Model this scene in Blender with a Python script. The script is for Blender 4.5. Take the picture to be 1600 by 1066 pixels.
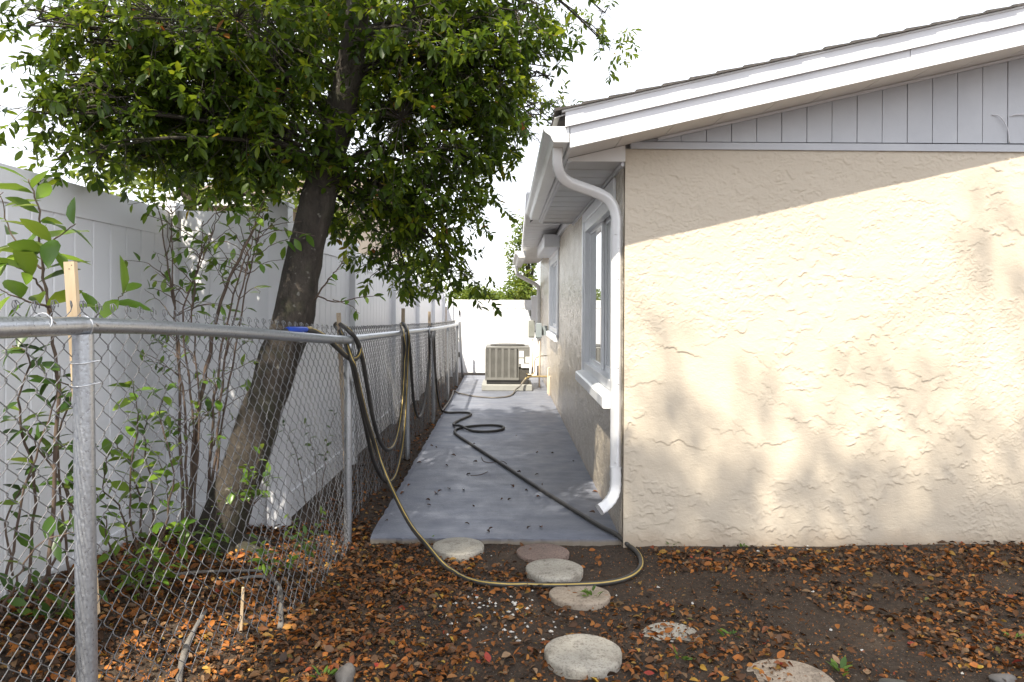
import bpy, bmesh, math, random
import numpy as np
from mathutils import Vector, Matrix

for o in list(bpy.data.objects):
    bpy.data.objects.remove(o)
SC = bpy.context.scene
COL = SC.collection
rnd = random.Random(7)
rng = np.random.default_rng(11)

# ------------------------------------------------------------------ camera
EYE = 1.45
FPX = 1150.0
VPX, VPY = 790.0, 478.0
ROLL = math.radians(0.3)
cam_d = bpy.data.cameras.new('camera')
cam_d.sensor_width = 36.0
cam_d.lens = FPX / 1600.0 * 36.0
cam_d.shift_x = (800.0 - VPX) / 1600.0
cam_d.shift_y = (VPY - 533.0) / 1600.0
cam_d.clip_start = 0.05
cam_d.clip_end = 2000
cam = bpy.data.objects.new('camera', cam_d)
COL.objects.link(cam)
cam.matrix_world = Matrix.Translation((0, 0, EYE)) @ Matrix.Rotation(math.pi/2, 4, 'X') @ Matrix.Rotation(ROLL, 4, 'Z')
SC.camera = cam

# ------------------------------------------------------------------ light
SUN = Vector((0.185, 0.40, -0.577)).normalized()
elev = math.asin(-SUN.z)
azim = math.atan2(-SUN.x, -SUN.y)
w = bpy.data.worlds.new('World')
SC.world = w
w.use_nodes = True
nt = w.node_tree
bg = nt.nodes['Background']
sky = nt.nodes.new('ShaderNodeTexSky')
sky.sky_type = 'NISHITA'
sky.sun_disc = False
sky.sun_elevation = elev
sky.sun_rotation = azim
sky.dust_density = 1.0
sky.air_density = 1.0
hsv = nt.nodes.new('ShaderNodeHueSaturation')
hsv.inputs['Saturation'].default_value = 0.35
hsv.inputs['Value'].default_value = 1.35
nt.links.new(sky.outputs[0], hsv.inputs['Color'])
veil = nt.nodes.new('ShaderNodeMix')          # thin even white cloud over the whole sky
veil.data_type = 'RGBA'
veil.inputs[0].default_value = 0.6
veil.inputs[7].default_value = (7.6, 7.75, 8.2, 1)
nt.links.new(hsv.outputs[0], veil.inputs[6])
nt.links.new(veil.outputs[2], bg.inputs['Color'])
bg.inputs['Strength'].default_value = 0.15
sl = bpy.data.lights.new('sun', 'SUN')
sl.energy = 5.0
sl.angle = math.radians(0.6)
sl.color = (1.0, 0.92, 0.77)
so = bpy.data.objects.new('sun', sl)
COL.objects.link(so)
so.rotation_euler = SUN.to_track_quat('-Z', 'Y').to_euler()
so.location = (-6, -8, 14)
SC.view_settings.view_transform = 'Standard'
SC.view_settings.look = 'None'
SC.view_settings.gamma = 1.0
SC.view_settings.exposure = 0.85
SC.render.engine = 'CYCLES'
SC.cycles.max_bounces = 6
SC.cycles.diffuse_bounces = 3
SC.cycles.transparent_max_bounces = 8

# ------------------------------------------------------------------ helpers
def P(px, py, Y):
    """the place that stands at pixel (px, py) of the photograph at distance Y"""
    dx, dy = px - VPX, py - VPY
    c, s = math.cos(ROLL), math.sin(ROLL)
    x = dx*c + dy*s
    y = -dx*s + dy*c
    return Vector((x/FPX*Y, Y, EYE - y/FPX*Y))

def G(px, py, z=0.0):
    """the place on the ground at height z under pixel (px, py)"""
    dx, dy = px - VPX, py - VPY
    y = -dx*math.sin(ROLL) + dy*math.cos(ROLL)
    return P(px, py, FPX*(EYE - z)/y)

class MB:
    def __init__(s):
        s.v = []; s.f = []; s.m = []
    def add(s, vs, fs, mi=0):
        n = len(s.v)
        s.v += [tuple(v) for v in vs]
        s.f += [tuple(i+n for i in f) for f in fs]
        s.m += [mi]*len(fs)
        return s
    def box(s, x0, x1, y0, y1, z0, z1, bev=0.0, mi=0):
        if bev <= 0:
            vs = [(x, y, z) for z in (z0, z1) for y in (y0, y1) for x in (x0, x1)]
            fs = [(0,2,3,1), (4,5,7,6), (0,1,5,4), (2,6,7,3), (0,4,6,2), (1,3,7,5)]
            return s.add(vs, fs, mi)
        bm = bmesh.new()
        bmesh.ops.create_cube(bm, size=1.0)
        for v in bm.verts:
            v.co = Vector(((x0+x1)/2 + v.co.x*(x1-x0), (y0+y1)/2 + v.co.y*(y1-y0), (z0+z1)/2 + v.co.z*(z1-z0)))
        bmesh.ops.bevel(bm, geom=bm.edges[:], offset=bev, segments=2, affect='EDGES', profile=0.5)
        bm.verts.index_update()
        s.add([v.co[:] for v in bm.verts], [[v.index for v in f.verts] for f in bm.faces], mi)
        bm.free()
        return s
    def prism(s, poly, a, b, axis='y', mi=0):
        """poly of 2-D points pushed from a to b along an axis"""
        def mk(p, t):
            if axis == 'y': return (p[0], t, p[1])
            if axis == 'x': return (t, p[0], p[1])
            return (p[0], p[1], t)
        n = len(poly)
        vs = [mk(p, a) for p in poly] + [mk(p, b) for p in poly]
        fs = [tuple(range(n)), tuple(range(2*n-1, n-1, -1))]
        for i in range(n):
            j = (i+1) % n
            fs.append((i, n+i, n+j, j))
        return s.add(vs, fs, mi)
    def tube(s, pts, r, n=8, cap=True, mi=0, prof=None, stripe=None, up=None, face=None):
        pts = [Vector(p) for p in pts]
        k = len(pts)
        rs = r if isinstance(r, (list, tuple)) else [r]*k
        t0 = (pts[1]-pts[0]).normalized()
        if up is None:
            up = Vector((0, 0, 1)) if abs(t0.z) < 0.9 else Vector((1, 0, 0))
        else:
            up = Vector(up)
        nrm = (up - t0*up.dot(t0)).normalized()
        vs = []
        for i, p in enumerate(pts):
            if face: nrm = Vector(face)
            if i == 0: t = pts[1]-pts[0]
            elif i == k-1: t = pts[-1]-pts[-2]
            else: t = pts[i+1]-pts[i-1]
            if t.length < 1e-9: t = Vector((0, 0, 1))
            t.normalize()
            nrm = nrm - t*nrm.dot(t)
            if nrm.length < 1e-6: nrm = t.orthogonal()
            nrm.normalize()
            bn = t.cross(nrm)
            if prof:
                for (a, b) in prof:
                    vs.append(p + nrm*(a*rs[i]) + bn*(b*rs[i]))
            else:
                for j in range(n):
                    an = 2*math.pi*j/n
                    vs.append(p + nrm*(math.cos(an)*rs[i]) + bn*(math.sin(an)*rs[i]))
        if prof: n = len(prof)
        fs = []; ms = []
        for i in range(k-1):
            for j in range(n):
                jj = (j+1) % n
                fs.append((i*n+j, i*n+jj, (i+1)*n+jj, (i+1)*n+j))
                ms.append(1 if stripe is not None and j in stripe else mi)
        if cap:
            fs.append(tuple(range(n-1, -1, -1))); ms.append(mi)
            fs.append(tuple((k-1)*n+j for j in range(n))); ms.append(mi)
        n0 = len(s.v)
        s.v += [tuple(v) for v in vs]
        s.f += [tuple(i+n0 for i in f) for f in fs]
        s.m += ms
        return s
    def lathe(s, prof, c=(0, 0, 0), n=24, wob=0.0, sq=1.0, seed=0, mi=0):
        """(radius, height) pairs spun about a vertical axis at c"""
        rr = random.Random(seed)
        ph = [rr.uniform(0, 6.28) for _ in range(3)]
        vs = []
        for (r, z) in prof:
            for j in range(n):
                a = 2*math.pi*j/n
                q = 1 + wob*(math.sin(2*a+ph[0]) + .6*math.sin(5*a+ph[1]) + .4*math.sin(9*a+ph[2]))
                vs.append((c[0]+math.cos(a)*r*q, c[1]+math.sin(a)*r*q*sq, c[2]+z))
        k = len(prof)
        fs = [tuple(range(n-1, -1, -1)), tuple((k-1)*n+j for j in range(n))]
        for i in range(k-1):
            for j in range(n):
                jj = (j+1) % n
                fs.append((i*n+j, i*n+jj, (i+1)*n+jj, (i+1)*n+j))
        return s.add(vs, fs, mi)
    def build(s, name, mats, parent=None, loc=None, smooth=False, angle=None):
        root = parent
        off = Vector((0, 0, 0))
        while root is not None:
            off = off + root.location
            root = root.parent
        if parent is None and loc is not None:
            off = Vector(loc)
        me = bpy.data.meshes.new(name)
        me.from_pydata([(v[0]-off.x, v[1]-off.y, v[2]-off.z) for v in s.v], [], s.f)
        if not isinstance(mats, (list, tuple)): mats = [mats]
        for m in mats: me.materials.append(m)
        if any(s.m): me.polygons.foreach_set('material_index', s.m)
        if smooth:
            me.polygons.foreach_set('use_smooth', [True]*len(s.f))
            if angle:
                me.set_sharp_from_angle(angle=math.radians(angle))
        o = bpy.data.objects.new(name, me)
        COL.objects.link(o)
        if parent is not None: o.parent = parent
        elif loc is not None: o.location = off
        return o

def fixn(o):
    bm = bmesh.new(); bm.from_mesh(o.data)
    bmesh.ops.recalc_face_normals(bm, faces=bm.faces[:])
    bm.to_mesh(o.data); bm.free()
    return o

def tag(o, label=None, cat=None, group=None, kind=None):
    if label: o['label'] = label
    if cat: o['category'] = cat
    if group: o['group'] = group
    if kind: o['kind'] = kind
    return o

def thing(name, loc, label, cat, group=None):
    e = bpy.data.objects.new(name, None)
    e.empty_display_size = 0.1
    COL.objects.link(e)
    e.location = loc
    return tag(e, label, cat, group)

def inst(name, mesh, parent, M):
    """one more object with shared mesh data, M in world coordinates"""
    o = bpy.data.objects.new(name, mesh)
    COL.objects.link(o)
    off = Vector((0, 0, 0)); r = parent
    while r is not None:
        off = off + r.location; r = r.parent
    if parent is not None: o.parent = parent
    o.matrix_basis = Matrix.Translation(-off) @ M
    return o

def catmull(pts, sub=6):
    pts = [Vector(p) for p in pts]
    out = []
    for i in range(len(pts)-1):
        p0 = pts[max(i-1, 0)]; p1 = pts[i]; p2 = pts[i+1]; p3 = pts[min(i+2, len(pts)-1)]
        for k in range(sub):
            t = k/sub
            out.append(0.5*((2*p1) + (p2-p0)*t + (2*p0-5*p1+4*p2-p3)*t*t + (3*p1-p0-3*p2+p3)*t**3))
    out.append(pts[-1])
    return out

def vnoise(x, y, seed=0):
    """smooth value noise for numpy arrays"""
    xi = np.floor(x).astype(np.int64); yi = np.floor(y).astype(np.int64)
    xf = x-xi; yf = y-yi
    def h(a, b):
        n = (a*374761393 + b*668265263 + seed*974711) & 0x7fffffff
        n = (n ^ (n >> 13))*1274126177 & 0x7fffffff
        return ((n ^ (n >> 16)) & 0xffff)/65535.0
    u = xf*xf*(3-2*xf); v = yf*yf*(3-2*yf)
    return (h(xi, yi)*(1-u)+h(xi+1, yi)*u)*(1-v) + (h(xi, yi+1)*(1-u)+h(xi+1, yi+1)*u)*v

# ------------------------------------------------------------------ materials
class NT:
    def __init__(s, name):
        s.mat = bpy.data.materials.new(name)
        s.mat.use_nodes = True
        s.t = s.mat.node_tree
        s.b = s.t.nodes['Principled BSDF']
        s.out = s.t.nodes['Material Output']
        s._tc = None
    def n(s, typ, **kw):
        nd = s.t.nodes.new(typ)
        for k, v in kw.items():
            if k in nd.inputs.keys(): 
                nd.inputs[k].default_value = v
            else: setattr(nd, k, v)
        return nd
    def l(s, a, b): s.t.links.new(a, b)
    def coord(s, scale=(1, 1, 1), kind='Object'):
        if s._tc is None: s._tc = s.n('ShaderNodeTexCoord')
        if kind == 'World':
            g = s.n('ShaderNodeNewGeometry'); src = g.outputs['Position']
        else: src = s._tc.outputs[kind]
        mp = s.n('ShaderNodeMapping')
        mp.inputs['Scale'].default_value = scale
        s.l(src, mp.inputs[0])
        return mp.outputs[0]
    def noise(s, scale, detail=4, rough=.55, co=None, dist=0.0, out='Fac'):
        nd = s.n('ShaderNodeTexNoise')
        nd.inputs['Scale'].default_value = scale
        nd.inputs['Detail'].default_value = detail
        nd.inputs['Roughness'].default_value = rough
        nd.inputs['Distortion'].default_value = dist
        s.l(co if co is not None else s.coord(kind='World'), nd.inputs['Vector'])
        return nd.outputs[out]
    def ramp(s, fac, stops, interp='LINEAR'):
        r = s.n('ShaderNodeValToRGB')
        r.color_ramp.interpolation = interp
        e = r.color_ramp.elements
        while len(e) < len(stops): e.new(0.5)
        for el, (p, c) in zip(e, stops):
            el.position = p
            el.color = (c, c, c, 1) if isinstance(c, (int, float)) else (*c, 1)
        s.l(fac, r.inputs[0])
        return r.outputs[0]
    def mix(s, fac, a, b, blend='MIX'):
        m = s.n('ShaderNodeMix'); m.data_type = 'RGBA'; m.blend_type = blend
        for inp, v in ((m.inputs[0], fac), (m.inputs[6], a), (m.inputs[7], b)):
            if isinstance(v, bpy.types.NodeSocket): s.l(v, inp)
            elif isinstance(v, (int, float)) and inp is m.inputs[0]: inp.default_value = v
            else: inp.default_value = (*v, 1) if not isinstance(v, (int, float)) else (v, v, v, 1)
        return m.outputs[2]
    def math(s, op, a, b=0.0):
        m = s.n('ShaderNodeMath'); m.operation = op
        for i, v in enumerate((a, b)):
            if isinstance(v, bpy.types.NodeSocket): s.l(v, m.inputs[i])
            else: m.inputs[i].default_value = v
        return m.outputs[0]
    def color(s, v):
        if isinstance(v, bpy.types.NodeSocket): s.l(v, s.b.inputs['Base Color'])
        else: s.b.inputs['Base Color'].default_value = (*v, 1)
    def rough(s, v):
        if isinstance(v, bpy.types.NodeSocket): s.l(v, s.b.inputs['Roughness'])
        else: s.b.inputs['Roughness'].default_value = v
    def bump(s, h, dist=0.01, strength=1.0):
        b = s.n('ShaderNodeBump')
        b.inputs['Strength'].default_value = strength
        b.inputs['Distance'].default_value = dist
        s.l(h, b.inputs['Height'])
        s.l(b.outputs[0], s.b.inputs['Normal'])

def mottled(name, c1, c2, scale=6, rough=.5, metal=0.0, bump=0.0, bscale=40, detail=4, aniso=(1, 1, 1), kind='World'):
    m = NT(name)
    co = m.coord(aniso, kind)
    m.color(m.mix(m.ramp(m.noise(scale, detail, .6, co), [(.3, 0.), (.7, 1.)]), c1, c2))
    m.rough(rough)
    m.b.inputs['Metallic'].default_value = metal
    if bump: m.bump(m.noise(bscale, 5, .6, co), bump)
    return m.mat

def stucco_mat(name='cream_stucco', relief=True):
    m = NT(name)
    co = m.coord((0.75, 0.75, 1.25), 'World')
    base = m.noise(3.2, 5, .60, co, .5)
    # trowel lips: slow rise, sudden drop
    l1 = m.math('FRACT', m.math('MULTIPLY', base, 5.0))
    mk1 = m.ramp(m.noise(1.7, 3, .5, co), [(.47, 0.), (.6, 1.)])
    h1 = m.math('MULTIPLY', m.math('POWER', l1, 3.0), mk1)
    mid = m.noise(9.5, 5, .62, co, .6)
    l2 = m.ramp(mid, [(.0, 0.), (.50, .30), (.515, 1.), (1., .6)])
    l2b = m.ramp(m.noise(13., 4, .6, co, .9), [(.0, 0.2), (.545, .0), (.56, 1.), (1., .8)])
    mk2 = m.ramp(m.noise(2.1, 3, .5, m.coord((.8, 1, 1.4), 'World')), [(.40, 0.15), (.58, 1.)])
    h2 = m.math('MULTIPLY', m.math('ADD', l2, m.math('MULTIPLY', l2b, .7)), mk2)
    fine = m.noise(70, 4, .6, co)
    h = m.math('ADD', m.math('MULTIPLY', h1, .55), m.math('MULTIPLY', h2, .55))
    h = m.math('ADD', h, m.math('MULTIPLY', m.noise(42, 4, .6, co), .45))
    if not relief: h = m.math('ADD', m.math('MULTIPLY', m.noise(38, 5, .6, co), .40), m.math('MULTIPLY', fine, .25))
    m.bump(h, 0.016 if relief else .006, 1.0)
    c = m.mix(m.ramp(m.noise(1.1, 4, .6, co), [(.3, 0.), (.7, 1.)]), (.52, .45, .355), (.57, .495, .395))
    geo = m.n('ShaderNodeNewGeometry')
    sp = m.n('ShaderNodeSeparateXYZ'); m.l(geo.outputs['Position'], sp.inputs[0])
    dirt = m.math('SUBTRACT', m.math('MULTIPLY', m.noise(5, 4, .6, co), .22), sp.outputs['Z'])
    c = m.mix(m.ramp(dirt, [(.02, 0.), (.12, .55)]), c, (.36, .27, .19))
    m.color(c)
    m.rough(.22 if relief else .45)
    m.b.inputs['Specular IOR Level'].default_value = .6 if relief else .4
    return m.mat

def dirt_mat():
    m = NT('brown_dirt')
    co = m.coord((1, 1, 1), 'World')
    a = m.noise(2.2, 6, .65, co)
    b = m.noise(38, 5, .7, co)
    c = m.mix(m.ramp(a, [(.35, 0.), (.68, 1.)]), (.022, .0135, .008), (.058, .038, .024))
    c = m.mix(m.ramp(b, [(.45, 0.), (.72, .8)]), c, (.085, .058, .037))
    c = m.mix(m.ramp(m.noise(75, 3, .6, co), [(.62, 0.), (.70, .75)]), c, (.20, .085, .03))
    c = m.mix(m.ramp(m.noise(120, 2, .5, co), [(.69, 0.), (.73, .8)]), c, (.42, .38, .33))
    m.color(c); m.rough(.95)
    m.bump(m.math('ADD', b, m.math('MULTIPLY', m.noise(110, 4, .7, co), .6)), .012)
    return m.mat

def walk_mat():
    m = NT('grey_painted_concrete')
    co = m.coord((.5, 2.2, 1), 'World')
    co2 = m.coord((1, 1, 1), 'World')
    s1 = m.noise(3.0, 7, .68, co)
    s2 = m.noise(1.0, 4, .6, co2)
    c = m.mix(m.ramp(s1, [(.32, 0.), (.70, 1.)]), (.132, .146, .190), (.228, .245, .295))
    c = m.mix(m.ramp(s2, [(.40, 0.), (.62, .75)]), c, (.13, .138, .17))
    c = m.mix(m.ramp(m.noise(14, 6, .7, co), [(.60, 0.), (.74, .55)]), c, (.38, .39, .41))
    c = m.mix(m.ramp(m.noise(9, 6, .7, co2), [(.62, 0.), (.72, .6)]), c, (.10, .098, .10))
    geo = m.n('ShaderNodeNewGeometry')
    sp = m.n('ShaderNodeSeparateXYZ'); m.l(geo.outputs['Position'], sp.inputs[0])
    edge = m.math('ADD', m.math('MULTIPLY', sp.outputs['Z'], 1.), m.math('MULTIPLY', m.noise(20, 4, .6, co2), .008))
    c = m.mix(m.ramp(m.math('MULTIPLY', m.math('ADD', edge, .05), 20.), [(.55, 1.), (.95, 0.)]), c, (.22, .185, .145))
    m.color(c)
    m.rough(m.ramp(m.noise(5, 5, .6, co2), [(.3, .38), (.7, .62)]))
    m.bump(m.math('ADD', s1, m.noise(60, 4, .6, co2)), .003)
    return m.mat

def leaf_mat(name, stops, attr=True, trans=.35, rough=.42, tboost=2.4):
    m = NT(name)
    if attr:
        a = m.n('ShaderNodeAttribute'); a.attribute_name = 'tint'; f = a.outputs['Fac']
    else:
        a = m.n('ShaderNodeObjectInfo'); f = a.outputs['Random']
    c = m.ramp(f, stops)
    m.color(c); m.rough(rough)
    m.b.inputs['Specular IOR Level'].default_value = .35
    if trans:
        tr = m.n('ShaderNodeBsdfTranslucent')
        hs = m.n('ShaderNodeHueSaturation')
        hs.inputs['Hue'].default_value = .475
        hs.inputs['Value'].default_value = tboost
        m.l(c, hs.inputs['Color']); m.l(hs.outputs[0], tr.inputs['Color'])
        mx = m.n('ShaderNodeMixShader'); mx.inputs[0].default_value = trans
        m.l(m.b.outputs[0], mx.inputs[1]); m.l(tr.outputs[0], mx.inputs[2])
        m.l(mx.outputs[0], m.out.inputs['Surface'])
    return m.mat

def bark_mat(name, c1, c2, c3):
    m = NT(name)
    co = m.coord((1, 1, .45), 'World')
    a = m.noise(14, 6, .65, co, .4)
    c = m.mix(m.ramp(a, [(.33, 0.), (.66, 1.)]), c1, c2)
    c = m.mix(m.ramp(m.noise(5, 5, .65), [(.50, 0.), (.66, .75)]), c, c3)
    c = m.mix(m.ramp(m.noise(22, 3, .6), [(.63, 0.), (.69, .75)]), c, (.21, .20, .17))
    m.color(c); m.rough(.9)
    m.bump(m.math('ADD', a, m.math('MULTIPLY', m.noise(60, 4, .7, co), .4)), .03)
    return m.mat

def stone_mat(name, c1, c2, c3):
    m = NT(name)
    co = m.coord((1, 1, 1), 'World')
    c = m.mix(m.ramp(m.noise(6, 5, .6, co), [(.35, 0.), (.65, 1.)]), c1, c2)
    c = m.mix(m.ramp(m.noise(90, 3, .7, co), [(.52, 0.), (.64, .85)]), c, c3)
    c = m.mix(m.ramp(m.noise(9, 6, .72, co), [(.52, 0.), (.70, .75)]), c, (.12, .095, .07))
    m.color(c); m.rough(.9)
    m.bump(m.noise(80, 4, .7, co), .006)
    return m.mat

def galv_mat():
    m = NT('galvanised_steel')
    co = m.coord((1, 1, .5), 'World')
    a = m.noise(120, 3, .6, m.coord((1, 1, .8), 'World'))
    c = m.mix(m.ramp(a, [(.3, 0.), (.72, 1.)]), (.42, .44, .47), (.54, .56, .59))
    c = m.mix(m.ramp(m.noise(9, 5, .6, co), [(.60, 0.), (.75, .6)]), c, (.26, .24, .22))
    m.color(c); m.b.inputs['Metallic'].default_value = .75
    m.rough(m.ramp(a, [(.3, .26), (.7, .42)]))
    m.bump(a, .0008)
    return m.mat

def glass_mat():
    m = NT('window_glass')
    m.color((.72, .74, .74)); m.rough(.012)
    m.b.inputs['Metallic'].default_value = .75    # mirror-coated pane
    m.b.inputs['Specular IOR Level'].default_value = .7
    return m.mat

M = {}
M['stucco'] = stucco_mat()
M['stucco_front'] = stucco_mat('cream_trowelled_stucco', False)
M['dirt'] = dirt_mat()
M['walk'] = walk_mat()
M['white'] = mottled('white_painted_trim', (.63, .63, .66), (.70, .70, .72), 4, .35, bump=.0006, bscale=30)
M['board'] = mottled('white_siding_paint', (.44, .452, .485), (.49, .502, .53), 5, .45, bump=.001, bscale=60)
M['soffit'] = mottled('white_vinyl_soffit', (.70, .685, .67), (.77, .755, .74), 3, .5)
M['vinyl'] = mottled('white_vinyl', (.80, .805, .84), (.86, .865, .89), 1.6, .35, bump=.0004, bscale=12)
M['gutter'] = mottled('white_gutter_aluminium', (.72, .72, .725), (.79, .79, .79), 6, .3)
M['frame'] = mottled('window_frame_paint', (.76, .77, .80), (.83, .84, .86), 6, .3)
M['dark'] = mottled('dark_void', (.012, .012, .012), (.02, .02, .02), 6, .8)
M['glass'] = glass_mat()
M['shingle'] = mottled('dark_roof_shingle', (.045, .042, .042), (.10, .09, .085), 30, .95, bump=.004, bscale=200)
M['galv'] = galv_mat()
M['wire'] = mottled('weathered_fence_wire', (.15, .15, .155), (.26, .26, .265), 30, .55, .5)
M['tie'] = mottled('bright_tie_wire', (.60, .60, .60), (.75, .75, .75), 30, .35, .7)
M['wood'] = mottled('pale_stake_wood', (.62, .46, .28), (.72, .56, .37), 9, .7, aniso=(6, 6, .6), bump=.001, bscale=20)
M['oldwood'] = mottled('weathered_stake_wood', (.40, .31, .22), (.52, .42, .31), 9, .8, aniso=(6, 6, .6))
M['hose'] = mottled('black_hose_rubber', (.030, .028, .026), (.065, .060, .054), 7, .5)
M['hose_y'] = mottled('yellow_hose_stripe', (.42, .29, .06), (.50, .36, .10), 7, .5)
M['hose_g'] = mottled('grey_hose_rubber', (.12, .11, .10), (.19, .17, .15), 7, .5)
M['blue'] = mottled('blue_plastic', (.01, .05, .36), (.02, .08, .46), 7, .35)
M['brass'] = mottled('brass', (.40, .30, .14), (.50, .38, .20), 20, .4, .7)
M['bark'] = bark_mat('tree_bark', (.024, .019, .015), (.070, .057, .045), (.038, .041, .020))
M['twig'] = mottled('brown_twig', (.075, .050, .038), (.14, .10, .075), 20, .85)
M['deadwood'] = mottled('grey_dead_wood', (.10, .09, .08), (.19, .175, .16), 12, .9, bump=.004, bscale=40)
M['stone'] = stone_mat('pale_concrete_stone', (.36, .33, .275), (.46, .425, .36), (.22, .195, .165))
M['stone_red'] = stone_mat('reddish_concrete_stone', (.20, .145, .12), (.28, .20, .165), (.10, .07, .06))
M['stone_pink'] = stone_mat('tan_concrete_stone', (.36, .29, .22), (.43, .355, .275), (.22, .165, .12))
M['padgrey'] = mottled('grey_equipment_pad', (.30, .30, .28), (.36, .36, .34), 8, .85)
M['gravel'] = mottled('white_gravel', (.50, .47, .42), (.68, .66, .61), 30, .9)
M['ac'] = mottled('beige_ac_steel', (.155, .152, .142), (.20, .196, .184), 5, .45)
M['ac_dark'] = mottled('dark_ac_fins', (.05, .047, .04), (.085, .08, .07), 30, .6)
M['ac_black'] = mottled('black_ac_base', (.02, .02, .022), (.035, .035, .035), 9, .6)
M['paper'] = mottled('white_sticker', (.78, .78, .77), (.82, .82, .81), 9, .5)
M['box_grey'] = mottled('grey_electrical_box', (.22, .23, .21), (.29, .30, .28), 8, .5)
M['box_blue'] = mottled('blue_grey_electrical_box', (.24, .28, .30), (.31, .35, .37), 8, .5)
M['pvc'] = mottled('tan_painted_pipe', (.62, .50, .38), (.70, .57, .44), 8, .5)
M['beige'] = mottled('beige_house_wall', (.52, .42, .32), (.58, .48, .37), 4, .8, bump=.004)
M['brownroof'] = mottled('brown_roof_shingle', (.12, .085, .065), (.20, .15, .12), 14, .9, bump=.01, bscale=40)
M['leaf'] = leaf_mat('tree_leaf', [(0, (.018, .040, .005)), (.40, (.040, .076, .007)), (.75, (.085, .135, .009)), (.96, (.18, .215, .012)), (.985, (.26, .12, .02)), (1., (.30, .10, .02))], trans=.46)
M['leaf_i'] = leaf_mat('tree_leaf_single', [(0, (.018, .038, .005)), (.5, (.040, .072, .007)), (1., (.09, .135, .01))], attr=False, trans=.38)
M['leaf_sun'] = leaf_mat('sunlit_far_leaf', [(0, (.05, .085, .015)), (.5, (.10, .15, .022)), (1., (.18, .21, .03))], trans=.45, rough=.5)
M['shrub'] = leaf_mat('shrub_leaf', [(0, (.055, .12, .016)), (.5, (.11, .20, .025)), (1., (.18, .27, .035))], attr=False, trans=.30, rough=.3, tboost=1.8)
M['shrub_dark'] = leaf_mat('dark_shrub_leaf', [(0, (.03, .065, .016)), (.6, (.06, .12, .02)), (1., (.13, .20, .03))], attr=False, trans=.3, rough=.35, tboost=1.8)
FALL = [(0, (.026, .015, .009)), (.24, (.070, .033, .014)), (.42, (.15, .055, .014)), (.60, (.27, .092, .016)), (.74, (.32, .115, .02)), (.80, (.20, .115, .055)), (.90, (.095, .055, .03)), (.965, (.36, .20, .03)), (.985, (.24, .03, .015)), (1., (.11, .13, .03))]
M['fall'] = leaf_mat('fallen_leaf_litter', FALL, trans=0, rough=.65)
M['fall_i'] = leaf_mat('fallen_leaf_single', FALL, attr=False, trans=0, rough=.6)
M['fall_dark'] = leaf_mat('dark_fallen_leaf', [(0, (.035, .02, .014)), (.6, (.09, .04, .02)), (1., (.19, .07, .025))], attr=False, trans=0, rough=.7)
M['weed'] = leaf_mat('weed_leaf', [(0, (.05, .11, .02)), (1., (.13, .22, .03))], attr=False, trans=.25)

# ------------------------------------------------------------------ the setting: ground and walkway
FP = [(-1.32, 2.30), (-0.98, 4.60), (-0.95, 7.19), (-0.917, 9.42), (-0.91, 11.66), (-0.90, 13.70)]   # chain link posts
FZ = [1.382, 1.236, 1.188, 1.147, 1.12, 1.10]
def fence_x(Y):
    if Y <= FP[1][1]:
        a, b = FP[0], FP[1]
    else:
        for a, b in zip(FP[1:], FP[2:]):
            if Y <= b[1]: break
    return a[0] + (b[0]-a[0])*(Y-a[1])/(b[1]-a[1])

def fence_line(Y): return -1.32+(Y-2.3)*.1478
def ground_z(X, Y):
    X = np.asarray(X, float); Y = np.asarray(Y, float)
    n = vnoise(X*1.1+9, Y*1.1+4, 1)*.6 + vnoise(X*3.1, Y*3.1, 2)*.3 + vnoise(X*9, Y*9, 3)*.16 + vnoise(X*24, Y*24, 5)*.09
    z = -.062 + (n-.5)*.055
    left = np.clip((-1.0-X)/.8, 0, 1)
    z = z + left*.05*np.clip((Y-2)/2, 0, 1)
    z = z + np.clip((fence_line(Y)+.10-X)/.75, 0, 1)*.20*np.clip((4.6-Y)/1.6, 0, 1)
    # earth banked up along the front wall, levelled beside and under the slab
    wall = np.clip(1-np.abs(Y-4.5)/.5, 0, 1)*np.clip((X-.5)/.4, 0, 1)
    z = z*(1-wall) + wall*(-.035 + (n-.5)*.03 + np.clip((X-.7)*.012, 0, .04))
    slab = ((X > -.90) & (Y > 4.56)).astype(float)
    z = z*(1-slab) + slab*np.minimum(z, -.03)
    far = np.clip((np.hypot(X, Y-6)-16)/6, 0, 1)
    return z*(1-far) + far*-.06

def sheet(name, xs, ys, zf, mat):
    XX, YY = np.meshgrid(xs, ys)
    ZZ = zf(XX, YY)
    nx, ny = len(xs), len(ys)
    co = np.stack([XX, YY, ZZ], -1).reshape(-1, 3)
    idx = np.arange(nx*ny).reshape(ny, nx)
    q = np.stack([idx[:-1, :-1], idx[:-1, 1:], idx[1:, 1:], idx[1:, :-1]], -1).reshape(-1, 4)
    me = bpy.data.meshes.new(name)
    me.vertices.add(len(co)); me.vertices.foreach_set('co', co.ravel())
    me.loops.add(q.size); me.loops.foreach_set('vertex_index', q.ravel())
    me.polygons.add(len(q)); me.polygons.foreach_set('loop_start', np.arange(0, q.size, 4)); 
    me.polygons.foreach_set('use_smooth', np.ones(len(q), bool))
    me.update(calc_edges=True)
    me.materials.append(mat)
    o = bpy.data.objects.new(name, me); COL.objects.link(o)
    return o
xs = np.concatenate([-np.geomspace(600, 4.2, 24), np.arange(-4, 4.6, .028), np.geomspace(4.8, 600, 24)])
ys = np.concatenate([-np.geomspace(600, 1.0, 20), np.arange(-.6, 1.8, .2), np.arange(1.9, 5.2, .028), np.arange(5.3, 17, .12), np.geomspace(17.5, 900, 22)])
tag(sheet('ground', xs, ys, ground_z, M['dirt']), kind='structure')

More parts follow.
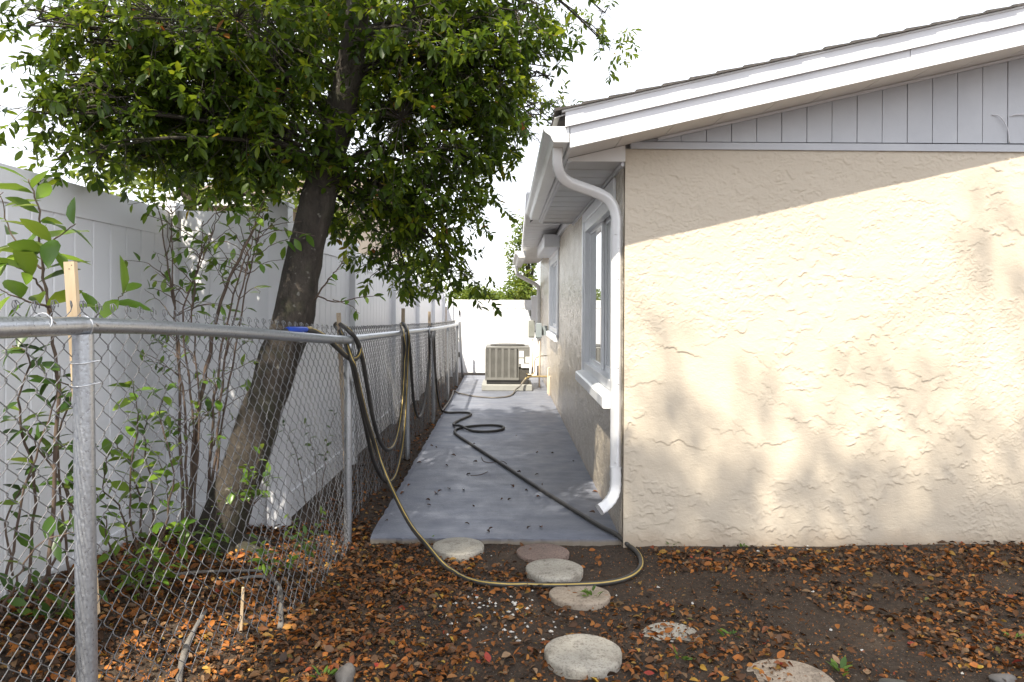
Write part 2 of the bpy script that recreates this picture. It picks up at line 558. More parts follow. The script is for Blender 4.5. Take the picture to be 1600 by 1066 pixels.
def walkway():
    m = MB()
    x0, x1, y0, y1 = -.842, .80, 4.60, 15.30
    nx, ny = 40, 120
    rr = random.Random(5)
    top = []
    for j in range(ny+1):
        for i in range(nx+1):
            x = x0+(x1-x0)*i/nx; y = y0+(y1-y0)*j/ny
            dz = 0
            if j == 0: y += rr.uniform(-.006, .010); dz = -.006
            if i == 0: x += rr.uniform(-.008, .008); dz = -.006
            top.append((x, y, dz))
    fs = []
    for j in range(ny):
        for i in range(nx):
            a = j*(nx+1)+i
            fs.append((a, a+1, a+nx+2, a+nx+1))
    n = len(top)
    edge = [i for i in range(nx+1)]
    low = [(top[i][0], top[i][1]-.004, -.12) for i in edge]
    vs = top + low
    for k in range(nx):
        fs.append((edge[k], n+k, n+k+1, edge[k+1]))
    ledge = [j*(nx+1) for j in range(ny+1)]
    n2 = len(vs)
    vs += [(top[i][0]-.004, top[i][1], -.12) for i in ledge]
    for k in range(ny):
        fs.append((ledge[k], ledge[k+1], n2+k+1, n2+k))
    m.add(vs, fs)
    o = m.build('walkway', M['walk'])
    return tag(fixn(o), 'narrow grey painted concrete walkway', None, None, 'structure')
walkway()

# ------------------------------------------------------------------ the house
WX, WY, WZ = .735, 4.55, 2.425      # corner of the walls and the top of the stucco
RY = 4.15                            # front of the rake board
house = thing('house', (WX, WY, 0), 'cream stucco house with white gable siding and white gutters', 'house')
def H(mb, name, mat, smooth=False, parent=None, angle=None):
    return mb.build(name, mat, parent or house, smooth=smooth, angle=angle)
RX0, RZ0 = .36, 2.345                # lower front end of the rake board
SLOPE = .232
RIDGE = 5.6
def rz(x): return RZ0 + (x-RX0)*SLOPE if x <= RIDGE else RZ0 + (2*RIDGE-x-RX0)*SLOPE
XE = 2*RIDGE - RX0
# walls
H(MB().box(WX, XE-.36, WY, WY+.2, -.15, WZ), 'front_wall', M['stucco_front'])
def trowelled_face(x0, x1, z0, z1, st=.0046):
    # plaster laid on by trowel: every stroke leaves a lip on its lower side
    nx, nz = int((x1-x0)/st)+1, int((z1-z0)/st)+1
    X, Z = np.meshgrid(np.linspace(x0, x1, nx), np.linspace(z0, z1, nz))
    H_ = np.zeros_like(X)
    r = np.random.default_rng(5)
    wob = vnoise(X*26, Z*26, 31)-.5 + .6*(vnoise(X*60, Z*60, 32)-.5)
    area = (x1-x0)*(z1-z0)
    def strokes(n, lmin, lmax, hmin, hmax, wmin, wmax, rag, spread, seed):
        r = np.random.default_rng(seed)
        for _ in range(n):
            cx, cz = r.uniform(x0, x1), r.uniform(z0, z1)
            if vnoise(np.array([cx*1.6+seed]), np.array([cz*1.9]), 40+seed)[0] < spread: continue
            L = r.uniform(lmin, lmax); h = r.uniform(hmin, hmax); w_ = r.uniform(wmin, wmax)
            a = r.normal(-.12, .30)
            R_ = L*.5+w_*3
            i0 = max(0, int((cx-R_-x0)/st)); i1 = min(nx, int((cx+R_-x0)/st)+1)
            j0 = max(0, int((cz-R_-z0)/st)); j1 = min(nz, int((cz+R_-z0)/st)+1)
            if i1-i0 < 3 or j1-j0 < 3: continue
            dx_, dz_ = X[j0:j1, i0:i1]-cx, Z[j0:j1, i0:i1]-cz
            u = dx_*math.cos(a)+dz_*math.sin(a); v = -dx_*math.sin(a)+dz_*math.cos(a)
            v = v + wob[j0:j1, i0:i1]*rag + r.normal(0, .25)*u*u/L + .010*np.sin(u*r.uniform(14, 30)+r.uniform(0, 6))
            e = np.clip(1-(np.abs(u)/(L*.5))**3, 0, 1)
            prof = np.where(v >= 0, np.exp(-(v/w_)**1.2), np.clip(1+v/.0032, 0, 1))
            H_[j0:j1, i0:i1] = np.maximum(H_[j0:j1, i0:i1], h*e*prof*(1 if r.random() < .8 else .6))
    strokes(int(area*13), .12, .42, .0030, .0056, .09, .22, .034, .30, 1)
    strokes(int(area*260), .035, .13, .0028, .0056, .022, .055, .040, .38, 2)
    strokes(int(area*2600), .014, .055, .0026, .0052, .007, .018, .034, .42, 3)
    H_ += .0022*(vnoise(X*3, Z*4, 50)-.5)+.0012*(vnoise(X*14, Z*16, 51)-.5)
    edge = np.clip((X-x0)/.012, 0, 1)
    H_ = .003+H_*edge
    co = np.stack([X, WY-H_, Z], -1).reshape(-1, 3)-np.array(house.location)
    idx = np.arange(nx*nz).reshape(nz, nx)
    q = np.stack([idx[:-1, :-1], idx[:-1, 1:], idx[1:, 1:], idx[1:, :-1]], -1).reshape(-1, 4)
    me = bpy.data.meshes.new('stucco_coat')
    me.vertices.add(len(co)); me.vertices.foreach_set('co', co.ravel())
    me.loops.add(q.size); me.loops.foreach_set('vertex_index', q.ravel())
    me.polygons.add(len(q)); me.polygons.foreach_set('loop_start', np.arange(0, q.size, 4))
    me.polygons.foreach_set('use_smooth', np.ones(len(q), bool))
    me.update(calc_edges=True); me.materials.append(M['stucco_front'])
    o = bpy.data.objects.new('stucco_coat', me); COL.objects.link(o); o.parent = house
trowelled_face(WX-.0005, 4.1, -.12, WZ-.003)
W1 = (4.98, 6.78, .87, 2.215); W2 = (10.2, 12.0, 1.06, 2.19); WEND = 15.75
sw = MB()
ya = WY+.2
for (a, b, c, d) in (W1, W2):
    sw.box(WX, WX+.2, ya, a, -.15, WZ)
    sw.box(WX, WX+.2, a, b, -.15, c)
    sw.box(WX, WX+.2, a, b, d, WZ)
    ya = b
sw.box(WX, WX+.2, ya, WEND, -.15, WZ)
H(sw, 'side_wall', M['stucco'])
H(MB().box(WX+.21, XE-.5, WY+.21, WEND, -.1, WZ), 'room_void', M['dark']) if False else None
H(MB().box(WX+.2, XE-.36, WEND-.2, WEND, -.15, WZ), 'rear_wall', M['stucco'])
def rough_side_face():
    # lumpy rolled-on stucco of the side wall, cut out round the windows
    ys_ = np.arange(WY+.012, 13.0, .0135); zs_ = np.arange(-.10, WZ-.09, .0135)
    Y_, Z_ = np.meshgrid(ys_, zs_)
    h = vnoise(Y_*19, Z_*15, 61)*.55+vnoise(Y_*37, Z_*30, 62)*.35+.3*vnoise(Y_*7, Z_*6, 63)
    h = .003+.0085*np.clip(h-.30, 0, 1)
    co = np.stack([WX-h, Y_, Z_], -1).reshape(-1, 3)-np.array(house.location)
    ny, nz = len(ys_), len(zs_)
    idx = np.arange(ny*nz).reshape(nz, ny)
    q = np.stack([idx[:-1, :-1], idx[1:, :-1], idx[1:, 1:], idx[:-1, 1:]], -1)
    cy, cz = (Y_[:-1, :-1]+.007), (Z_[:-1, :-1]+.007)
    hole = np.zeros(cy.shape, bool)
    for (a, b, c, d) in (W1, W2):
        hole |= (cy > a-.08) & (cy < b+.08) & (cz > c-.10) & (cz < d+.08)
    q = q[~hole].reshape(-1, 4)
    me = bpy.data.meshes.new('stucco_coat')
    me.vertices.add(len(co)); me.vertices.foreach_set('co', co.ravel())
    me.loops.add(q.size); me.loops.foreach_set('vertex_index', q.ravel())
    me.polygons.add(len(q)); me.polygons.foreach_set('loop_start', np.arange(0, q.size, 4))
    me.polygons.foreach_set('use_smooth', np.ones(len(q), bool))
    me.update(calc_edges=True); me.materials.append(M['stucco'])
    o = bpy.data.objects.new('stucco_coat', me); COL.objects.link(o); o.parent = house
rough_side_face()
# dark painted sheets stand in for the unlit rooms behind the panes
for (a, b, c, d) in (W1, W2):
    H(MB().box(WX+.6, WX+.62, a-.4, b+.4, c-.3, d+.2), 'dark_room_sheet', M['dark'])

# gable siding: one board at a time
BW = .155
x = WX+.19
H(MB().box(WX+.0, XE-.4, WY+.03, WY+.06, WZ+.002, WZ+.05), 'siding_backing', M['board'])
gback = MB().prism([(WX+.05, WZ+.01), (XE-.41, WZ+.01), (RIDGE, rz(RIDGE)-.02)], WY+.03, WY+.05)
H(gback, 'siding_backing', M['board'])
k = 0
while x < XE-.6:
    a, b = x+.0022, x+BW-.0022
    za, zb = rz(a)+.02, rz(b)+.02
    base = WZ+.045
    if max(za, zb) > base+.01 and za > base and zb > base:
        pf = [(a, base), (b, base), (b, zb), (a, za)]
        if a < RIDGE < b: pf = [(a, base), (b, base), (b, zb), (RIDGE, rz(RIDGE)+.02), (a, za)]
        yy = WY-.004 + rnd.uniform(-.0012, .0012)
        o = MB().prism(pf, yy, WY+.028)
        o.build('siding_board', M['board'], house)
    x += BW
# flat board at the thin end of the gable, and the trim strip under the boards
H(MB().prism([(WX-.02, WZ+.046), (WX+.40, WZ+.046), (WX+.40, rz(WX+.40)+.03), (WX-.02, rz(WX-.02)+.06)], WY+.004, WY+.026), 'siding_end', M['board'])
H(MB().prism([(WX+.03, WZ-.004), (XE-.4, WZ-.030), (XE-.4, WZ+.02), (WX+.03, WZ+.038)], WY-.022, WY+.01), 'gable_trim', M['board'])
# loose wires on the gable
for (p1, p2, p3, p4) in (((1550, 180), (1562, 182), (1574, 200), (1578, 224)), ((1578, 182), (1590, 179), (1604, 180), (1620, 190))):
    H(MB().tube(catmull([P(*p1, WY-.006), P(*p2, WY-.02), P(*p3, WY-.018), P(*p4, WY-.012)]), .0035, 6), 'loose_cable', M['white'], True)
# rake boards (front, both slopes)
def rake(name, d0, d1, y0, y1, mat, x0=RX0, x1=None):
    x1 = x1 or XE
    pf = [(x0, rz(x0)+d0), (RIDGE, rz(RIDGE)+d0), (x1, rz(x1)+d0), (x1, rz(x1)+d1), (RIDGE, rz(RIDGE)+d1), (x0, rz(x0)+d1)]
    return H(MB().prism(pf, y0, y1), name, mat)
JX = P(1423, 95, RY).x
for (a, b) in ((RX0, JX-.0025), (JX, RIDGE)):
    pf = [(a, rz(a)), (b, rz(b)), (b, rz(b)+.135), (a, rz(a)+.135)]
    o = H(MB().prism(pf, RY + (.003 if a == RX0 else 0), RY+.022), 'rake_board', M['white'])
pf = [(RIDGE, rz(RIDGE)), (XE, rz(XE)), (XE, rz(XE)+.135), (RIDGE, rz(RIDGE)+.135)]
H(MB().prism(pf, RY, RY+.022), 'rake_board', M['white'])
rake('rake_upper_board', .118, .205, RY-.024, RY-.001, M['white'], RX0-.03)
rake('rake_drip_edge', .203, .213, RY-.034, RY+.05, M['gutter'], RX0-.05)
# rake soffit panels (sloping), with narrow joints
xx = RX0+.01
while xx < XE-.1:
    b = min(xx+.30, XE)
    if xx < RIDGE < b: b = RIDGE
    pf = [(xx, rz(xx)+.014), (b-.003, rz(b)+.014), (b-.003, rz(b)+.026), (xx, rz(xx)+.026)]
    H(MB().prism(pf, RY+.023, WY-.005), 'soffit_panel', M['soffit'])
    xx = b
H(MB().prism([(WX+.2, rz(WX+.2)-.004), (RIDGE, rz(RIDGE)-.004), (RIDGE, rz(RIDGE)+.012), (WX+.2, rz(WX+.2)+.012)], WY-.024, WY-.006), 'frieze_trim', M['white'])
# roof: deck and shingle courses
EY1 = 7.95
roof = H(MB().prism([(.30, rz(.30)+.17), (RIDGE, rz(RIDGE)+.17), (RIDGE, rz(RIDGE)+.20), (.30, rz(.30)+.20)], RY+.02, 16.0), 'roof', M['shingle'])
H(MB().prism([(RIDGE, rz(RIDGE)+.17), (XE, rz(XE)+.17), (XE, rz(XE)+.20), (RIDGE, rz(RIDGE)+.20)], RY+.02, 16.0), 'roof_slope', M['shingle'], parent=roof)
x = .27
ci = 0
while x < RIDGE:
    x2 = x+.175
    za, zb = rz(x)+.213, rz(x2)+.213
    f = RY-.045 - rnd.uniform(0, .012)
    MB().prism([(x, za), (x2, zb), (x2, zb+.006), (x, za+.017)], f, (EY1 if ci < 2 else 15.9)).build('shingle_course', M['shingle'], roof)
    x += .150; ci += 1
# side eave: fascia, soffit panels, gutter
FXX = .375
H(MB().box(FXX-.02, FXX, RY+.024, EY1-.02, 2.35, 2.50), 'eave_fascia', M['white'])
H(MB().box(FXX-.001, FXX+.02, WY, EY1-.02, 2.337, 2.349), 'soffit_trim', M['white'])
yy = WY
while yy < EY1-.03:
    b = min(yy+.30, EY1-.02)
    for q in range(2):
        y0 = yy+(b-yy)*q/2; y1 = yy+(b-yy)*(q+1)/2-.004
        H(MB().box(FXX+.021, WX-.002, y0, y1, 2.347+.003*q, 2.357), 'soffit_panel', M['soffit'])
    yy = b
H(MB().box(WX-.022, WX-.003, WY+.01, EY1-.02, 2.318, 2.344), 'frieze_trim', M['white'])
H(MB().box(FXX, WX, EY1-.02, EY1, 2.337, 2.50), 'eave_end', M['white'])
# the little triangle of box return under the low end of the rake
def gutter(y0, y1, x_in, z_top, s=1.0, parent=None):
    # K-style: back, flat bottom, ogee front, open top
    pr = [(0, 0), (0, -.085), (-.085, -.085), (-.095, -.070), (-.102, -.052), (-.118, -.040), (-.134, -.030), (-.142, -.014), (-.144, 0),
          (-.138, 0), (-.136, -.012), (-.128, -.026), (-.112, -.036), (-.097, -.048), (-.090, -.066), (-.082, -.080), (-.004, -.080), (-.004, 0)]
    pr = [(x_in+a*s, z_top+b*s) for a, b in pr]
    g = H(MB().prism(pr, y0, y1), 'gutter', M['gutter'])
    cap = [(x_in+a*s, z_top+b*s) for a, b in [(.001, .001), (.001, -.087), (-.086, -.087), (-.097, -.071), (-.104, -.053), (-.120, -.041), (-.136, -.031), (-.144, -.014), (-.146, .001)]]
    H(MB().prism(cap, y0-.006, y0-.0005), 'end_cap', M['gutter'], parent=g)
    H(MB().prism(cap, y1+.0005, y1+.006), 'end_cap', M['gutter'], parent=g)
    return g
H(MB().prism([(FXX+.004, 2.343), (WX-.001, 2.343), (WX-.001, rz(WX)+.012), (FXX+.004, rz(FXX)+.012)], WY-.012, WY-.001), 'eave_return', M['soffit'])
gutter(RY+.005, EY1-.03, FXX-.022, 2.462)
# drip flashing over the gutter
H(MB().prism([(.27, rz(.27)+.185), (.36, rz(.36)+.195), (.36, rz(.36)+.199), (.27, rz(.27)+.189)], RY+.0, EY1), 'drip_edge', M['gutter'])
# downspout
RECT = []
for k in range(16):
    a = 2*math.pi*(k+.5)/16
    c, s_ = math.cos(a), math.sin(a)
    RECT.append((math.copysign(abs(c)**.4, c)*.028, math.copysign(abs(s_)**.4, s_)*.033))
DY = 4.60
dx = P(963, 500, DY).x
dpts = [(.300, 4.32, 2.400), (.300, 4.33, 2.345), (.302, 4.35, 2.29), (.325, 4.40, 2.235), (.38, 4.46, 2.200), (.47, 4.52, 2.178), (.56, 4.565, 2.155), (.63, 4.59, 2.122), (dx-.018, DY, 2.065), (dx, DY, 1.99)]
dpts = catmull(dpts, 5) + [Vector((dx, DY, z)) for z in (1.7, 1.2, .8, .45)]
dpts2 = catmull([(dx, DY, .45), (dx, DY, .34), (dx-.014, DY-.012, .275), (dx-.055, DY-.035, .225), (dx-.105, DY-.06, .195)], 4)
ds = H(MB().tube(dpts, [(.90 if i % 2 else .95) if 6 < i < 44 else .92 for i in range(len(dpts))], prof=RECT, up=(0, 1, 0)), 'downspout', M['gutter'], True, angle=50)
H(MB().tube(dpts2, [.98 if i % 2 else 1.06 for i in range(len(dpts2))], prof=RECT, up=(0, 1, 0)), 'downspout_elbow', M['gutter'], True, parent=ds, angle=35)
for (a, b, z) in ((dx-.012, DY-.037, 1.90), (dx+.006, DY-.037, 1.62), (dx+.006, DY-.037, 1.07), (dx+.008, DY-.037, .97), (dx-.005, DY-.037, .48)):
    H(MB().lathe([(.006, 0), (.005, .003), (.002, .005)], (0, 0, 0), 8), 'screw', M['tie'], parent=ds)
sc_pos = [(dx-.012, 1.90), (dx+.006, 1.62), (dx+.006, 1.07), (dx+.008, .97), (dx-.005, .48)]
for o, (a, z) in zip([c for c in ds.children if c.name.startswith('screw')], sc_pos):
    me = o.data
    off = house.location
    for v in me.vertices:
        q = v.co + off
        v.co = Vector((a+q.x, DY-.0315-q.z, z+q.y)) - off

# windows on the side wall
def window(w, sill_out, name='window'):
    y0, y1, z0, z1 = w
    xo = WX
    fw = .07
    win = H(MB().box(xo-.015, xo+.12, y0, y1, z1-fw, z1, .004).box(xo-.015, xo+.12, y0, y1, z0, z0+fw, .004)
            .box(xo-.015, xo+.12, y0, y0+fw, z0+fw, z1-fw, .004).box(xo-.015, xo+.12, y1-fw, y1, z0+fw, z1-fw, .004), name, M['frame'])
    ym = (y0+y1)/2
    # two sashes, the far one set forward
    for (a, b, xi) in ((y0+fw, ym+.02, .055), (ym-.02, y1-fw, .028)):
        s = .045
        H(MB().box(xo+xi, xo+xi+.024, a, b, z1-fw-s, z1-fw+.002, .002).box(xo+xi, xo+xi+.024, a, b, z0+fw-.002, z0+fw+s, .002)
          .box(xo+xi, xo+xi+.024, a, a+s, z0+fw+s, z1-fw-s, .002).box(xo+xi, xo+xi+.024, b-s, b, z0+fw+s, z1-fw-s, .002), 'sash', M['frame'], parent=win)
        H(MB().box(xo+xi+.009, xo+xi+.015, a+s-.004, b-s+.004, z0+fw+s-.004, z1-fw-s+.004), 'pane', M['glass'], parent=win)
    H(MB().box(xo-.02, xo+.03, y0+fw, y1-fw, z1-fw-.022, z1-fw-.004, .003), 'head_track', M['gutter'], parent=win)
    # sill: a row of sloped blocks painted over
    n = max(2, round((y1-y0+.1)/.30))
    for i in range(n):
        a = y0-.05+(y1-y0+.1)*i/n; b = y0-.05+(y1-y0+.1)*(i+1)/n-.003
        pr = [(xo+.02, z0-.105), (xo-sill_out+.008, z0-.105), (xo-sill_out, z0-.095), (xo-sill_out, z0-.03), (xo-sill_out+.012, z0-.018), (xo+.02, z0+.004)]
        H(MB().prism(pr, a, b), 'sill_block', M['frame'], parent=win)
    # raised band of trim around the opening
    H(MB().box(xo-.026, xo-.002, y1+.001, y1+.09, z0-.01, z1+.09, .006).box(xo-.026, xo-.002, y0-.09, y0-.001, z0-.01, z1+.09, .006)
      .box(xo-.0255, xo-.002, y0-.0005, y1+.0005, z1+.001, z1+.0895, .006), 'window_trim', M['frame'], parent=win)
    return win
window(W1, .085)
window(W2, .07)
# white box of a rolled shutter over the small window
sb = H(MB().box(.515, WX-.001, 9.95, 12.2, 2.245, 2.42, .01), 'shutter_box', M['white'])
H(MB().box(.53, WX-.002, 9.94, 9.9495, 2.25, 2.262), 'shutter_lip', M['gutter'], parent=sb)
# rear wing: siding above the side wall, soffit, fascia and gutter
yb = 7.96
while yb < 15.6:
    H(MB().box(WX-.012, WX+.02, yb+.002, yb+.198, WZ+.03, 2.72), 'siding_board', M['board'])
    yb += .2
H(MB().box(WX-.03, WX+.0, 7.96, 15.6, WZ-.03, WZ+.028), 'frieze_trim', M['white'])
ra = [(.235, 8.15, 2.53), (.33, 15.5, 2.335)]
n = 24
for i in range(n):
    t0, t1 = i/n, (i+1)/n-.004
    def q(t): return (ra[0][0]+(ra[1][0]-ra[0][0])*t, 8.15+(15.5-8.15)*t, 2.53+(2.335-2.53)*t)
    a, b = q(t0), q(t1)
    vs = [a, b, (WX-.031, b[1], b[2]+.02), (WX-.031, a[1], a[2]+.02)]
    vs += [(v[0], v[1], v[2]+.012) for v in vs]
    H(MB().add(vs, [(0,1,2,3), (7,6,5,4), (0,4,5,1), (1,5,6,2), (2,6,7,3), (3,7,4,0)]), 'soffit_panel', M['soffit'])
vs = [(.215, 8.10, 2.52), (.235, 8.10, 2.52), (.235, 8.10, 2.68), (.215, 8.10, 2.68), (.31, 15.5, 2.325), (.33, 15.5, 2.325), (.33, 15.5, 2.47), (.31, 15.5, 2.47)]
H(MB().add(vs, [(0,1,2,3), (7,6,5,4), (0,4,5,1), (1,5,6,2), (2,6,7,3), (3,7,4,0)]), 'eave_fascia', M['white'])
H(MB().box(.22, WX+.1, 8.08, 8.098, 2.50, 2.70), 'eave_end', M['white'])
g2 = gutter(12.2, 15.45, .325, 2.36, 1.25)
H(MB().tube(catmull([(.22, 15.0, 2.25), (.22, 15.0, 2.12), (.30, 15.1, 2.06), (.50, 15.3, 1.96), (.66, 15.42, 1.88), (.69, 15.45, 1.78), (.69, 15.45, 1.2), (.69, 15.45, .2)], 5), 1.1, prof=RECT, up=(0, 1, 0)), 'downspout', M['gutter'], True, parent=g2, angle=50)

# ------------------------------------------------------------------ white vinyl fence
vf = thing('vinyl_fence', (-1.5, 4.85, 0), 'tall white vinyl privacy fence running along the left side', 'fence')
VPOST = [(-2.22, .6, 2.10), (-2.22, 2.5, 2.11), (-2.22, 4.86, 2.12), (-1.50, 4.90, 2.13), (-1.47, 6.95, 2.04), (-1.44, 9.30, 2.01), (-1.41, 11.6, 1.94), (-1.37, 13.7, 1.86), (-1.33, 15.45, 1.78)]
VTOP = [2.055, 2.06, 2.065, 2.03, 1.965, 1.905, 1.83, 1.76]
pm = MB().box(-.064, .064, -.064, .064, -.2, 1.0, .006)   # unit post; scaled
def vpost(parent, x, y, z):
    MB().box(x-.064, x+.064, y-.064, y+.064, -.2, z-.03, .005).build('post', M['vinyl'], parent)
    c = MB()
    h = .072
    vs = [(x-h, y-h, z-.032), (x+h, y-h, z-.032), (x+h, y+h, z-.032), (x-h, y+h, z-.032), (x-h, y-h, z-.008), (x+h, y-h, z-.008), (x+h, y+h, z-.008), (x-h, y+h, z-.008), (x, y, z+.018)]
    c.add(vs, [(3,2,1,0), (0,1,5,4), (1,2,6,5), (2,3,7,6), (3,0,4,7), (4,5,8), (5,6,8), (6,7,8), (7,4,8)])
    c.build('post_cap', M['vinyl'], parent)
def obox(m, a, b, z0a, z1a, z0b, z1b, th, bev=.004):
    """upright slab between two plan points with a thickness"""
    a = Vector((a[0], a[1], 0)); b = Vector((b[0], b[1], 0))
    d = (b-a).normalized(); nn = Vector((-d.y, d.x, 0))*th/2
    vs = []
    for (p, z0, z1) in ((a, z0a, z1a), (b, z0b, z1b)):
        for s_ in (-1, 1):
            for z in (z0, z1):
                q = p+nn*s_; vs.append((q.x, q.y, z))
    m.add(vs, [(0,1,3,2), (4,6,7,5), (0,4,5,1), (2,3,7,6), (1,5,7,3), (0,2,6,4)])
    return m
def vpanel(parent, A, B, top, top2=None, bw=.17, bottom=.04):
    top2 = top2 or top
    a = Vector((A[0], A[1])); b = Vector((B[0], B[1]))
    L = (b-a).length; d = (b-a)/L
    a2 = a+d*.064; b2 = b-d*.064
    L -= .128
    obox(MB(), a2, b2, top-.165, top, top2-.165, top2, .044).build('top_rail', M['vinyl'], parent)
    obox(MB(), a2, b2, bottom-.06, bottom+.11, bottom-.06, bottom+.11, .044).build('bottom_rail', M['vinyl'], parent)
    n = max(1, round(L/bw)); s_ = L/n
    for i in range(n):
        m = MB()
        p = a2+d*(i*s_+.0015); q = a2+d*((i+1)*s_-.0015)
        t0 = top+(top2-top)*i/n-.16
        # board with a V groove on each side
        nn = Vector((-d.y, d.x))
        prof = [(p, .0085), (p+d*.007, .0125), (q-d*.007, .0125), (q, .0085), (q, -.0085), (q-d*.007, -.0125), (p+d*.007, -.0125), (p, -.0085)]
        m.prism([tuple(pt+nn*o_) for pt, o_ in prof], bottom+.105, t0, axis='z')
        m.build('board', M['vinyl'], parent)
for (x, y, z) in VPOST: vpost(vf, x, y, z)
for i in range(len(VPOST)-1):
    vpanel(vf, VPOST[i], VPOST[i+1], VTOP[i])
# gate across the far end of the walkway
gt = thing('vinyl_gate', (-.4, 15.5, 0), 'white vinyl gate panel closing the far end of the walkway', 'gate')
vpost(gt, -1.17, 15.5, 1.62); vpost(gt, .60, 15.5, 1.66)
vpanel(gt, (-1.17, 15.5), (.60, 15.5), 1.575, bottom=.10)
for z in (1.30, .42):
    MB().box(-.985, -.955, 15.455, 15.47, z-.05, z+.05, .003).build('hinge', M['ac_black'], gt)
MB().box(.50, .54, 15.44, 15.47, 1.24, 1.36, .004).build('latch', M['box_grey'], gt)

# ------------------------------------------------------------------ chain link fence
cl = thing('chain_link_fence', (FP[1][0], FP[1][1], 0), 'galvanised chain link fence with round posts beside the walkway', 'fence')
PR = [.031, .0245, .0235, .0235, .0235, .0235]
for i, ((x, y), z, r) in enumerate(zip(FP, FZ, PR)):
    lean = .028 if i == 0 else 0.0
    top = Vector((x, y, z-.028)); bot = Vector((x+lean*.9, y, -.15))
    p = MB().tube([bot, bot.lerp(top, .5), top], r, 18).build('post', M['galv'], cl, smooth=True, angle=50)
    if i:
        MB().lathe([(r+.002, -.05), (r+.004, -.03), (r+.004, -.01), (r*.8, .012), (.008, .022)], (x, y, z-.02), 16).build('loop_cap', M['galv'], p, smooth=True)
    else:
        # wire straps round the post
        for zz in (1.27, 1.20):
            t = [(x+math.cos(a)*(r+.004), y+math.sin(a)*(r+.004), zz+.006*math.sin(a)) for a in np.linspace(0, 6.1, 20)]
            t.append((x+r+.03, y-.01, zz+.004))
            MB().tube(t, .0022, 6).build('tie_wire', M['tie'], p, smooth=True)
def fence_pt(t0, z): pass
rail_pts = []
d0 = (Vector((FP[1][0], FP[1][1])) - Vector((FP[0][0], FP[0][1]))).normalized()
sz = (FZ[1]-FZ[0])/(Vector(FP[1])-Vector(FP[0])).length
back = Vector(FP[0]) - d0*1.9
rp = [Vector((back.x, back.y, FZ[0]-.005)), Vector((FP[0][0], FP[0][1], FZ[0])), Vector((FP[1][0]-.01, FP[1][1]-.35, FZ[1]+.014)), Vector((FP[1][0]+.002, FP[1][1], FZ[1]))]
for (x, y), z in zip(FP[2:], FZ[2:]): rp.append(Vector((x, y, z)))
near = catmull(rp[:4], 8)
rr_ = [.0255]*(len(near)) 
rail = MB().tube(near + [rp[3].lerp(rp[4], .12)], .0255, 16).build('top_rail', M['galv'], cl, smooth=True, angle=50)
far = catmull(rp[3:], 6)
MB().tube(far, .0235, 12).build('top_rail', M['galv'], cl, smooth=True, angle=50)
# sleeve where two rail tubes meet at the near post, and tie wires
sv = Vector((FP[0][0], FP[0][1], FZ[0]))
dd = Vector((d0.x, d0.y, sz)).normalized()
MB().tube([Vector((back.x, back.y, FZ[0]-.005)), sv-Vector((d0.x, d0.y, 0))*.9+Vector((0, 0, .001)), sv+dd*.012], .0285, 18).build('rail_sleeve', M['galv'], cl, smooth=True, angle=50)
def ring(c, d, r, seed):
    d = d.normalized(); u = d.orthogonal().normalized(); v = d.cross(u)
    rr = random.Random(seed)
    sk = d*rr.uniform(-.012, .012)
    return [c+u*math.cos(a)*r+v*math.sin(a)*r+sk*math.cos(a) for a in np.linspace(0, 5.8, 18)] + [c+u*r*1.4+d*.02+Vector((0, 0, -.03))]
for i, s_ in enumerate((-.17, .012, 1.05, 1.62)):
    c = sv+Vector((d0.x, d0.y, sz))*s_
    MB().tube(ring(c, dd, .0295, i), .0024, 6).build('tie_wire', M['tie'], cl, smooth=True)
# woven wires: every wire is one zigzag piece
DW = .036
def zig_mesh(h, phase, mirror, wr=.0017, sides=5):
    stp = .040
    n = int(round(h/stp))
    pts = []
    for i in range(n+1):
        sgn = 1 if (i+phase) % 2 else -1
        z = h - i*stp
        # bend: over and under the neighbour
        xx = sgn*(DW/2+.0012)
        dz = .006
        if i == 0:
            pts += [(xx*.55, -.006, z+.004), (xx*.45, -.005, z+.016), (xx*.75, .0, z+.026), (xx*1.25, .005, z+.024), (xx*1.4, .004, z+.012), (xx*.95, .003, z-dz)]
        else:
            pts.append((xx*.93, -.0028*sgn, z+dz)); pts.append((xx*1.03, 0, z)); pts.append((xx*.93, .0028*sgn, z-dz))
    m = MB().tube(pts, wr, sides)
    me = bpy.data.meshes.new('wire')
    me.from_pydata(m.v, [], m.f)
    me.polygons.foreach_set('use_smooth', [True]*len(m.f))
    me.materials.append(M['wire'])
    return me
